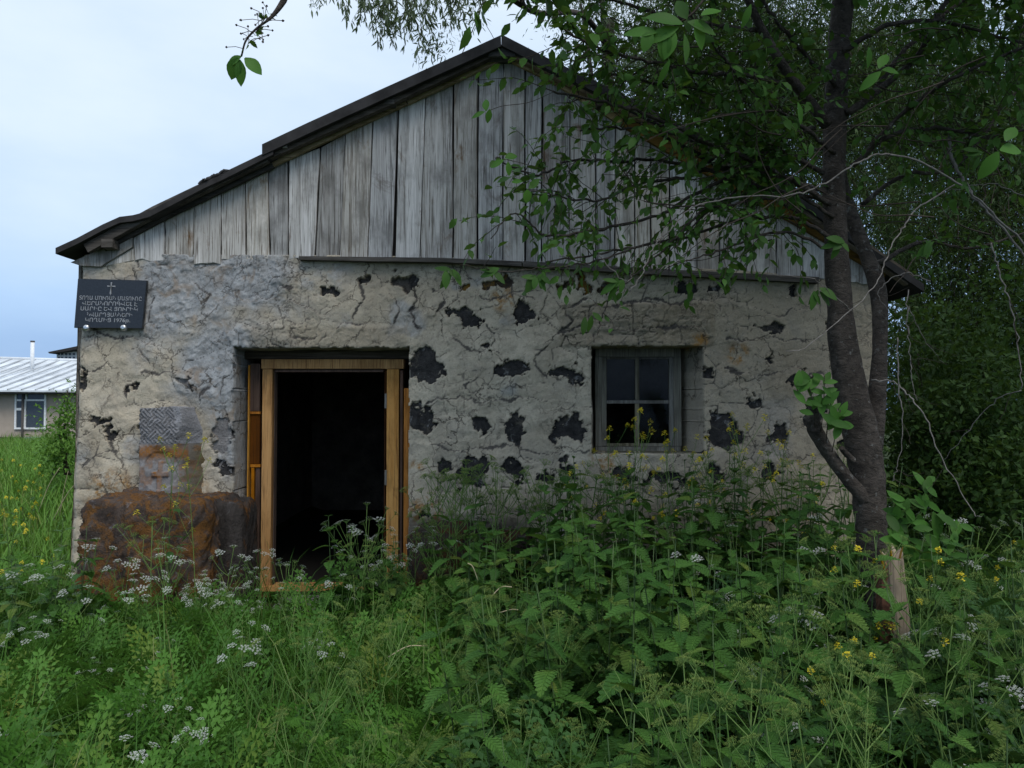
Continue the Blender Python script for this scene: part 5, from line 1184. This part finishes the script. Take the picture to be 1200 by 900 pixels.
def umbel_mesh(kind):
    mb = MB(); rr = 10
    for i in range(rr):
        a = i * 2.4; f = math.sqrt((i + 0.6) / rr); e = Vector((math.cos(a) * f * 0.5, math.sin(a) * f * 0.5, 0.42 - 0.12 * f * f))
        if kind == 'petal':
            for k in range(9):
                b = k * 2.4; g = math.sqrt((k + 0.3) / 9) * 0.115; c = e + Vector((math.cos(b) * g, math.sin(b) * g, 0.05 - g * 0.2)); s_ = 0.033
                an = random.random() * 3; V = [(c.x, c.y, c.z)] + [(c.x + s_ * (1 if q % 2 else 0.55) * math.cos(an + q * math.pi / 4), c.y + s_ * (1 if q % 2 else 0.55) * math.sin(an + q * math.pi / 4), c.z + 0.008) for q in range(8)]
                mb.add(np.array(V), np.array([(0, 1 + q, 1 + (q + 1) % 8) for q in range(8)]))
        else:
            for k in range(7):
                b = k * 2.4; g = math.sqrt((k + 0.3) / 7) * 0.10; c = e + Vector((math.cos(b) * g, math.sin(b) * g, 0)); u = e + Vector((math.cos(b) * g * 1.5, math.sin(b) * g * 1.5, 0.10))
                mb.add(*tube_arr([c, (c + u) / 2, u], [0.006, 0.016, 0.004], 3, False))
    return mb
def rays_mesh(mb, p, d, s_):
    """the umbel's spokes below the flowers"""
    m = frames(np.array([tuple(d)]))[0]; ax = np.stack([m[:, 0], m[:, 2], m[:, 1]], 1)
    for i in range(10):
        a = i * 2.4; f = math.sqrt((i + 0.6) / 10); e = np.array((math.cos(a) * f * 0.5, math.sin(a) * f * 0.5, 0.42 - 0.12 * f * f)) * s_
        q = np.array(p) + ax @ e; mb.add(*tube_arr([p, (np.array(p) + q) / 2 + np.array(d) * 0.05 * s_, q], 0.0011, 3, False), rnd=0.4)
umb = {k: umbel_mesh(k) for k in ('petal', 'seed')}
um = {k: umb[k].mesh('umbel', M[k]) for k in umb}
def parsley(var, kind, h=0.9, spread=0.22, nb=6, fronds=6, dark=False):
    random.seed(200 + var)
    lab = {'petal': 'cow parsley in flower with small white umbels on thin green stems', 'seed': 'cow parsley gone to seed with pale green fruit heads'}[kind]
    r = plant_proto('cow_parsley', lab, 'cow parsley', 'white cow parsley in the grass' if kind == 'petal' else 'seeding cow parsley in the grass')
    mb = MB(); lx, ly = random.uniform(-.1, .1), random.uniform(-.1, .1)
    path = smooth_path([(0, 0, -0.1), (lx * 0.2, ly * 0.2, h * 0.45), (lx, ly, h)], 16); mb.add(*tube_arr(path, np.linspace(0.0045, 0.0018, 16), 5), rnd=0.4)
    ends = [(path[-1], np.array((lx, ly, 1.0)))]
    for k in range(nb):
        f = random.uniform(0.45, 0.92); p = path[int(f * 15)]; a = k * 2.4 + random.uniform(-.4, .4); rr = random.uniform(0.4, 1.0) * spread
        e = p + np.array((math.cos(a) * rr, math.sin(a) * rr, random.uniform(0.12, 0.30))); e[2] = min(e[2], h * 1.04)
        q = smooth_path([p, p * 0.5 + e * 0.5 + np.array((0, 0, -0.02)), e], 7); mb.add(*tube_arr(q, np.linspace(0.0026, 0.0014, 7), 4, False), rnd=0.4); ends.append((e, e - q[3]))
        if random.random() < 0.6:
            e2 = q[4] + np.array((random.uniform(-.08, .08), random.uniform(-.08, .08), random.uniform(.05, .12))); mb.add(*tube_arr([q[3], (q[3] + e2) / 2, e2], 0.0015, 4, False), rnd=0.4); ends.append((e2, e2 - q[3]))
    us = []
    for e, d in ends:
        d = d / np.linalg.norm(d); s_ = random.uniform(0.045, 0.070); rays_mesh(mb, e, d, s_)
        us.append((e, Vector(d).to_track_quat('Z', 'Y').to_euler(), s_ * random.uniform(.9, 1.1)))
    part(r, 'stem', mb, 'stem')
    for e, ro, s_ in us: part(r, 'umbel', um[kind], None, tuple(e), ro, s_)
    for k in range(fronds):
        f = random.uniform(0.02, 0.6); p = path[int(f * 15)]; part(r, 'frond', frond_shade if dark else frond_mesh, None, tuple(p), (random.uniform(0.1, 0.8) * (1 - f), random.uniform(-.3, .3), random.uniform(0, 6.28)), random.uniform(0.22, 0.36) * (1.1 - f * 0.7))
    return r
def flower_mesh():
    mb = MB()
    for k in range(9):
        a = k * 2.4; g = math.sqrt(k / 9); c = np.array((math.cos(a) * g * 0.42, math.sin(a) * g * 0.42, 0.45 - 0.75 * g * g + random.uniform(-.08, .08)))
        for q in range(4):
            b = q * math.pi / 2 + a; d = np.array((math.cos(b), math.sin(b), random.uniform(-0.5, 0.7))); n_ = np.array((-math.sin(b), math.cos(b), 0)); s_ = 0.25
            mb.add(np.array([c, c + d * s_ * 0.6 + n_ * s_ * 0.45, c + d * s_ * 1.05, c + d * s_ * 0.6 - n_ * s_ * 0.45]), np.array([(0, 3, 2), (0, 2, 1)]), rnd=random.random() * 0.5)
    return mb.mesh('flower_head', M['yellow'])
yfl = flower_mesh()
must_leaf = lmesh('leaf', 'chervil_shade', 1.0, 0.30, 8, 0.5, 0.15, 0.4, teeth=0.15)
def mustard(var, h=1.32):
    random.seed(300 + var); r = plant_proto('mustard_plant', 'tall thin mustard plant with small yellow flower heads', 'mustard plant', 'yellow mustard plants')
    mb = MB(); lx, ly = random.uniform(-.12, .12), random.uniform(-.1, .1); path = smooth_path([(0, 0, -0.1), (lx * .3, ly * .2, h * .5), (lx, ly, h)], 16)
    mb.add(*tube_arr(path, np.linspace(0.0042, 0.0016, 16), 5), rnd=0.4); ends = [path[-1]]
    for k in range(7):
        f = random.uniform(0.45, 0.9); p = path[int(f * 15)]; a = k * 2.4; rr = random.uniform(0.07, 0.20)
        e = p + np.array((math.cos(a) * rr, math.sin(a) * rr, random.uniform(0.12, 0.3))); q = smooth_path([p, (p + e) / 2 - np.array((0, 0, .02)), e], 7); mb.add(*tube_arr(q, 0.0016, 4, False), rnd=0.4); ends.append(e)
        for j in range(5): # seed pods
            b = q[2 + j % 4]; a2 = random.random() * 6; mb.add(*tube_arr([b, b + np.array((math.cos(a2) * .03, math.sin(a2) * .03, .02))], 0.001, 3, False), rnd=0.5)
    part(r, 'stem', mb, 'stem')
    for e in ends: part(r, 'flower_head', yfl, None, tuple(e), (random.uniform(-.4, .4), random.uniform(-.4, .4), random.random() * 6), random.uniform(0.036, 0.052))
    for k in range(8):
        f = random.uniform(0.1, 0.75); p = path[int(f * 15)]; part(r, 'leaf', must_leaf, None, tuple(p), (random.uniform(-0.3, 0.5), 0, random.random() * 6.28), random.uniform(0.08, 0.16))
    return r
def burdock(var, n=7, size=0.30):
    random.seed(400 + var); r = plant_proto('burdock', 'low burdock with broad wavy green leaves near the front of the yard', 'burdock', 'broad leaved burdocks')
    for k in range(n):
        a = k * 2.4 + random.uniform(-.3, .3); rr = random.uniform(0.06, 0.22); z = random.uniform(0.15, 0.42); e = np.array((math.cos(a) * rr, math.sin(a) * rr, z))
        mb = MB(); mb.add(*tube_arr(smooth_path([(0, 0, -0.05), (e[0] * .4, e[1] * .4, z * .6), e], 7), np.linspace(0.007, 0.004, 7), 5), rnd=0.4); part(r, 'petiole', mb, 'stem')
        part(r, 'leaf', burdock_leaf, None, tuple(e), (random.uniform(-0.5, 0.35), random.uniform(-.25, .25), a - math.pi / 2 + random.uniform(-.4, .4)), size * random.uniform(0.65, 1.1))
    return r
def dense_ok(x, y):  # inside the yard, outside the house, boulder, steps
    if y > -0.12 and XL - 0.1 < x < XR + 0.1: return False
    if y > -0.75 and bl - 0.05 < x < P(296, 0, -0.3).x + 0.04: return False
    if math.hypot(x - 2.2, y + 1.9) < 0.2 or math.hypot(x - 2.05, y + 2.45) < 0.12: return False
    if -2.0 < x < -1.42 and y > -0.6: return False
    return True
def clear_of_lens(x, y, h):
    """keep plants from brushing the lens: tall ones stand at least this far off"""
    return (y - CAMY) > 1.5 + 0.6 * max(0, h - 0.5)
random.seed(5)
def put_all(protos, spots, lbl=None):
    for i, (x, y, s_, *lb) in enumerate(spots):
        k = i % len(protos); z = float(gz(x, y)); rz = random.random() * 6.28; tl = (random.uniform(-.10, .10), random.uniform(-.10, .10))
        pr = protos[k]
        if i < len(protos):
            ob = pr; pr.location = (x, y, z); pr.rotation_euler = (*tl, rz); pr.scale = (s_, s_, s_)
        else: ob = copy_thing(pr, (x, y, z), rz, s_, tl)
        if lbl: lb = [lbl(x, y)] if not lb else lb
        if lb: ob['label'] = lb[0]
def stub_clear(x, y): return not (-5.2 < y < -2.3 and abs(x / (y - CAMY) - 0.502) < 0.040)
def spots_in(n, fx, fy, fs, dmin=0.1, region=None, tries=20):
    out_ = []; c = 0
    while len(out_) < n and c < n * tries:
        c += 1; x, y = fx(), fy()
        if not dense_ok(x, y) or not stub_clear(x, y) or (region and not region(x, y)): continue
        if any((x - a) ** 2 + (y - b) ** 2 < dmin * dmin for a, b, _ in out_): continue
        out_.append((x, y, fs(x, y)))
    return out_
U = random.uniform
def vis(x, y): # in or near the camera's view
    return abs(x) < 0.70 * (y - CAMY) + 0.25
# nettles: a bank from the middle foreground to the window wall
def nett_region(x, y): return vis(x, y) and x > -0.25 - 0.10 * (y + 3) and (y - CAMY) > 1.75
sp = spots_in(230, lambda: U(-0.7, 2.5), lambda: U(-4.5, -0.2), lambda x, y: U(0.75, 1.0) * (0.85 if y < -3.6 else 1.0) * (0.85 if x < 0.2 else 1.0) * (1.32 if y > -1.6 else 1.14), 0.115, nett_region)
sp += spots_in(26, lambda: U(-4.3, -2.75), lambda: U(-2.0, -0.7), lambda x, y: U(0.6, 0.95), 0.13, lambda x, y: vis(x, y) and x < -2.9 - 0.25 * (y + 1) )
sp += spots_in(46, lambda: U(-3.6, -0.6), lambda: U(-3.6, -1.0), lambda x, y: U(0.30, 0.52), 0.2, vis)
sp += spots_in(10, lambda: U(-1.3, -0.8), lambda: U(-1.1, -0.25), lambda x, y: U(0.6, 0.95), 0.12, vis)
put_all([nettle(i) for i in range(5)], sp, lambda x, y: 'leafy nettle beside the lichen boulder at the left edge' if x < -2.6 and y > -2.1 else 'small nettle scattered in the low grass at left' if x < -0.7 and y < -0.9 else 'nettle at the foot of the right door jamb' if x < -0.7 else 'stinging nettle with toothed drooping leaves close to the wall below the window' if y > -1.3 else 'stinging nettle with broad toothed leaves at the front of the yard' if y < -3.2 else 'stinging nettle in the middle of the bank between camera and wall')
# cow parsley
P1 = [parsley(i, 'petal', 0.75, 0.2, 6, 6) for i in range(3)]; P2 = [parsley(10 + i, 'seed', 0.85, 0.24, 8, 6) for i in range(4)]
sp = spots_in(32, lambda: U(-3.9, -0.9), lambda: U(-4.0, -0.6), lambda x, y: U(0.45, 0.8), 0.2, lambda x, y: vis(x, y) and y - CAMY > 2.2)
sp += [(P(430, 0, -0.55).x, -0.55, 1.25), (P(415, 0, -0.7).x, -0.7, 1.1), (P(455, 0, -0.5).x, -0.5, 0.95), (P(470, 0, -0.65).x, -0.65, 0.9), (P(445, 0, -0.8).x, -0.8, 0.85), (P(490, 0, -0.45).x, -0.45, 1.0), (P(515, 0, -0.6).x, -0.6, 1.05), (P(300, 0, -1.0).x, -1.0, 0.75), (P(215, 0, -1.2).x, -1.2, 0.95), (P(235, 0, -1.4).x, -1.4, 0.8), (P(340, 0, -1.1).x, -1.1, 0.8), (P(120, 0, -1.1).x, -1.1, 1.0), (P(205, 0, -1.0).x, -1.0, 1.0), (P(150, 0, -1.2).x, -1.2, 0.85), (P(270, 0, -0.9).x, -0.9, 0.9), (P(70, 0, -1.3).x, -1.3, 0.95), (P(180, 0, -1.6).x, -1.6, 0.85), (P(100, 0, -1.9).x, -1.9, 0.85), (P(250, 0, -1.3).x, -1.3, 0.8), (P(310, 0, -0.7).x, -0.7, 0.8), (P(40, 0, -1.5).x, -1.5, 0.9), (P(280, 0, -1.5).x, -1.5, 0.7)]
sp += spots_in(12, lambda: U(0.9, 2.6), lambda: U(-3.9, -2.4), lambda x, y: U(0.85, 1.0), 0.3, lambda x, y: vis(x, y) and x > 0.8 and y - CAMY > 2.5)
put_all(P1, sp, lambda x, y: 'white flowering cow parsley close to the lens at lower right' if x > 0 else 'white flowering cow parsley beside the boulder and doorway' if y > -1.5 else 'small white flowering cow parsley in the grass at lower left')
sp = spots_in(40, lambda: U(-1.0, 0.6), lambda: U(-4.2, -0.8), lambda x, y: U(0.6, 0.95), 0.2, lambda x, y: vis(x, y) and y - CAMY > 2.1)
sp += spots_in(24, lambda: U(0.5, 2.4), lambda: U(-4.4, -2.6), lambda x, y: U(0.9, 1.18), 0.2, lambda x, y: vis(x, y) and x > 0.55 * (y - CAMY) - 0.7 and y - CAMY > 1.9)
sp += [(P(540, 0, -0.5).x, -0.5, 1.35), (P(560, 0, -0.6).x, -0.6, 1.3), (P(520, 0, -0.45).x, -0.45, 1.2), (P(590, 0, -0.5).x, -0.5, 1.2), (P(630, 0, -0.4).x, -0.4, 1.25), (P(660, 0, -0.5).x, -0.5, 1.2), (P(860, 0, -0.5).x, -0.5, 1.3), (P(900, 0, -0.4).x, -0.4, 1.25), (P(190, 0, -1.0).x, -1.0, 1.0)]
sp += [(P(px, 0, y).x, y, s_) for px, y, s_ in ((505, -0.35, 1.3), (530, -0.4, 1.4), (548, -0.3, 1.45), (575, -0.45, 1.4), (612, -0.35, 1.35), (645, -0.4, 1.4), (680, -0.3, 1.35), (700, -0.45, 1.3), (835, -0.35, 1.4), (880, -0.45, 1.35), (930, -0.4, 1.45), (960, -0.5, 1.4), (985, -0.4, 1.5))]
put_all(P2, sp, lambda x, y: 'tall seeding cow parsley standing against the wall right of the door' if y > -0.65 and x < 0.2 else 'tall seeding cow parsley standing against the wall around the window' if y > -0.65 else 'seeding cow parsley with pale green heads at lower right' if x > 0.5 else 'seeding cow parsley with pale green heads in the middle foreground')
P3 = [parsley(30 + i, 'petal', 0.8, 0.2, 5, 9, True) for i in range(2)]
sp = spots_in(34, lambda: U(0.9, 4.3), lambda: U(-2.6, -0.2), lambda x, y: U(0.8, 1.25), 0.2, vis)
put_all(P3, sp, lambda x, y: 'cow parsley with ferny leaves darkened in colour for shade right of the tree trunk' if x > 2.3 else 'cow parsley with ferny leaves darkened in colour for shade between nettles and tree trunk')
# mustard
sp = [(P(px, 0, y).x, y, s_) for px, y, s_ in ((705, -0.4, 1.15), (730, -0.35, 1.25), (745, -0.5, 1.1), (770, -0.45, 1.0), (790, -0.4, 1.1), (800, -0.7, 1.05), (830, -0.5, 1.15), (850, -0.6, 1.0), (875, -0.5, 1.1), (905, -0.6, 0.95), (925, -0.4, 1.05), (950, -0.7, 0.95), (815, -0.9, 0.9), (685, -0.6, 0.95), (760, -0.7, 0.95),
    (10, -1.4, 0.75), (25, -1.0, 0.7), (60, -0.9, 0.7), (40, 0.8, 0.7), (12, 0.5, 0.75), (18, 2.0, 0.8), (45, 2.4, 0.7), (210, -0.85, 1.05), (240, -0.9, 1.0), (995, -2.9, 0.78), (1055, -3.1, 0.80), (950, -3.5, 0.6), (1190, -2.2, 0.7))]
put_all([mustard(i) for i in range(4)], sp, lambda x, y: 'tall yellow mustard plant in front of the window wall' if 0.4 < x < 2.8 and y > -1 else 'yellow mustard plant in front of the lichen boulder' if -3 < x < -2 and y > -1.2 else 'yellow mustard plant in the meadow left of the house' if x < -2 else 'yellow mustard plant near the broken stub at right')
# burdock
sp = [(P(px, 0, y).x, y, s_) for px, y, s_ in ((850, -4.35, 1.0), (900, -4.2, 0.9), (800, -4.4, 0.8), (960, -3.5, 1.1), (1040, -3.4, 1.1), (1120, -3.2, 1.0), (1080, -2.3, 1.15), (1110, -2.2, 1.0), (1180, -2.9, 1.0), (1000, -2.9, 1.0), (60, -1.2, 0.9), (30, -1.6, 0.8), (110, -0.95, 0.8), (430, -0.45, 1.0), (445, -0.4, 1.0))]
put_all([burdock(i) for i in range(3)], sp, lambda x, y: 'broad leaved burdock at the left of the lichen boulder' if x < -2.3 else 'broad leaved plant growing at the right door jamb' if x < -0.5 else 'broad leaved burdock at the bottom edge right of the middle' if y < -4 else 'broad leaved burdock around the broken stub')
# sucker shoots with bright leaves beside the stub
sh = thing('sapling', 'bright green leafy shoots behind the broken stub', 'sapling', P(1075, 720, -2.15))
mb = MB()
for (x0, y0, x1, y1) in ((1068, 720, 1045, 580), (1072, 720, 1060, 590), (1080, 720, 1085, 565), (1085, 720, 1105, 600), (1076, 720, 1070, 610), (1090, 720, 1125, 610)):
    p = px_path([(x0, y0), ((x0 * .6 + x1 * .4), (y0 + y1) / 2), (x1, y1)], -2.15, -2.2, 12); mb.add(*tube_arr(p, np.linspace(0.005, 0.002, 12), 5), rnd=0.4)
    for k in range(13):
        f = U(0.4, 1); big_leaf(x0 + (x1 - x0) * f, y0 + (y1 - y0) * f, -2.2 - U(0, .08), U(13, 31), U(-190, 70), U(0.34, 0.5), 'young' if k % 3 else 'cherry', U(-.8, .8), U(-.8, .8), par=sh)
mb.build('stem', M['stem'], sh)

# ground cover: ferny chervil leaves and grass ---------------------
def cover(n, xr, yr, region, size, mat, proto, tiltr=(0.2, 1.0), zoff=0.0, name='ground_cover'):
    x = rng.uniform(*xr, n * 3); y = rng.uniform(*yr, n * 3); ok = np.array([region(a, b) and dense_ok(a, b) for a, b in zip(x, y)]); x = x[ok][:n]; y = y[ok][:n]; n = len(x)
    a = rng.uniform(0, 6.283, n); t = rng.uniform(*tiltr, n); d = np.stack([np.cos(a) * np.cos(t), np.sin(a) * np.cos(t), np.sin(t)], 1)
    pos = np.stack([x, y, gz(x, y) + rng.uniform(0, 1, n) * zoff], 1)
    m = frames(d) * rng.uniform(*size, n)[:, None, None]
    v, t_ = replicate(proto[0], proto[1], m, pos)
    o = link(name, mesh_np(name, v, t_, M[mat], True, {'rnd': np.repeat(rng.random(n), len(proto[0]))})); tag(o, kind='stuff'); return o
near = lambda x, y: vis(x, y) and (y - CAMY) > 1.9
o = cover(3000, (-4.6, 0.4), (-4.6, 0.2), lambda x, y: near(x, y) and fbm(x * 0.9, y * 0.9, 2, 8) > -0.45, (0.18, 0.42), 'chervil', FRS, (0.2, 1.15), 0.16)
tag(o, 'low ferny green chervil leaves covering the left of the yard', 'ground cover')
o = cover(1500, (0.0, 4.6), (-4.4, 0.0), near, (0.2, 0.42), 'chervil_shade', FRS, (0.2, 1.0), 0.40)
tag(o, 'ferny undergrowth darkened in colour for shade between the nettles and the cherry tree', 'ground cover')
def grass(n, xr, yr, region, h, wd, mat, label, name='grass'):
    x = rng.uniform(*xr, n * 3); y = rng.uniform(*yr, n * 3); ok = np.array([region(a, b) and dense_ok(a, b) for a, b in zip(x, y)]); x = x[ok][:n]; y = y[ok][:n]; n = len(x)
    tuft = fbm(x * 1.7, y * 1.7, 3, 21)
    hh = rng.uniform(*h, n) * (1 + 0.5 * tuft); a = rng.uniform(0, 6.283, n); lean = rng.uniform(0.1, 0.75, n) * hh
    dx, dy = np.cos(a), np.sin(a); z0 = gz(x, y) - 0.02; w_ = wd * rng.uniform(0.6, 1.2, n)
    b = a + rng.uniform(0.8, 2.3, n); nx, ny = np.cos(b) * w_, np.sin(b) * w_
    V = np.zeros((n, 7, 3))
    for i, (f, ww) in enumerate(((0.0, 1.0), (0.4, 0.9), (0.78, 0.55))):
        cx = x + dx * lean * f ** 1.8; cy = y + dy * lean * f ** 1.8; cz = z0 + hh * (f - 0.18 * f ** 3)
        V[:, 2 * i] = np.stack([cx - nx * ww, cy - ny * ww, cz], 1); V[:, 2 * i + 1] = np.stack([cx + nx * ww, cy + ny * ww, cz], 1)
    V[:, 6] = np.stack([x + dx * lean, y + dy * lean, z0 + hh * 0.80], 1)
    t = np.array([(0, 1, 3), (0, 3, 2), (2, 3, 5), (2, 5, 4), (4, 5, 6)]); T = t[None] + (np.arange(n) * 7)[:, None, None]
    o = link(name, mesh_np(name, V.reshape(-1, 3), T.reshape(-1, 3), M[mat], True, {'rnd': np.repeat(rng.random(n), 7)})); tag(o, label, 'grass', kind='stuff')
grass(19000, (-4.4, 1.0), (-4.7, 0.3), lambda x, y: near(x, y), (0.16, 0.38), 0.0035, 'grass', 'green grass growing among the chervil in front of the house')
grass(1300, (-4.3, -0.3), (-4.2, -0.5), lambda x, y: near(x, y), (0.4, 0.72), 0.0035, 'grass', 'scattered tall grass blades standing over the chervil at left')
grass(13000, (0.0, 5.0), (-4.5, 0.8), lambda x, y: near(x, y), (0.25, 0.6), 0.004, 'grass', 'dark grass under the nettles and the cherry tree')
grass(42000, (-16, -3.6), (-1.8, 17.2), lambda x, y: vis(x, y) or x > -6, (0.28, 0.62), 0.008, 'meadow', 'bright tall meadow grass left of the house')
grass(9000, (3.0, 9), (-1, 8), lambda x, y: vis(x, y), (0.3, 0.7), 0.008, 'grass', 'shaded grass beneath the willows at right')
# dry bent straws
mb = MB()
for (a, b, c, d, Y) in ((455, 770, 500, 757, -2.6), (575, 700, 600, 688, -2.4), (585, 718, 622, 722, -2.5), (95, 560, 62, 610, 0.6), (70, 548, 45, 600, 0.8), (80, 552, 70, 605, 0.7), (560, 680, 548, 660, -2.3), (660, 745, 662, 725, -2.6)):
    mb.add(*tube_arr(px_path([(a, b), ((a + c) / 2, (b + d) / 2 - 6), (c, d)], Y, Y, 8), 0.003, 4))
tag(mb.build('dry_straw', M['straw']), 'few dry bent straws lying among the green plants', 'straw', kind='stuff')
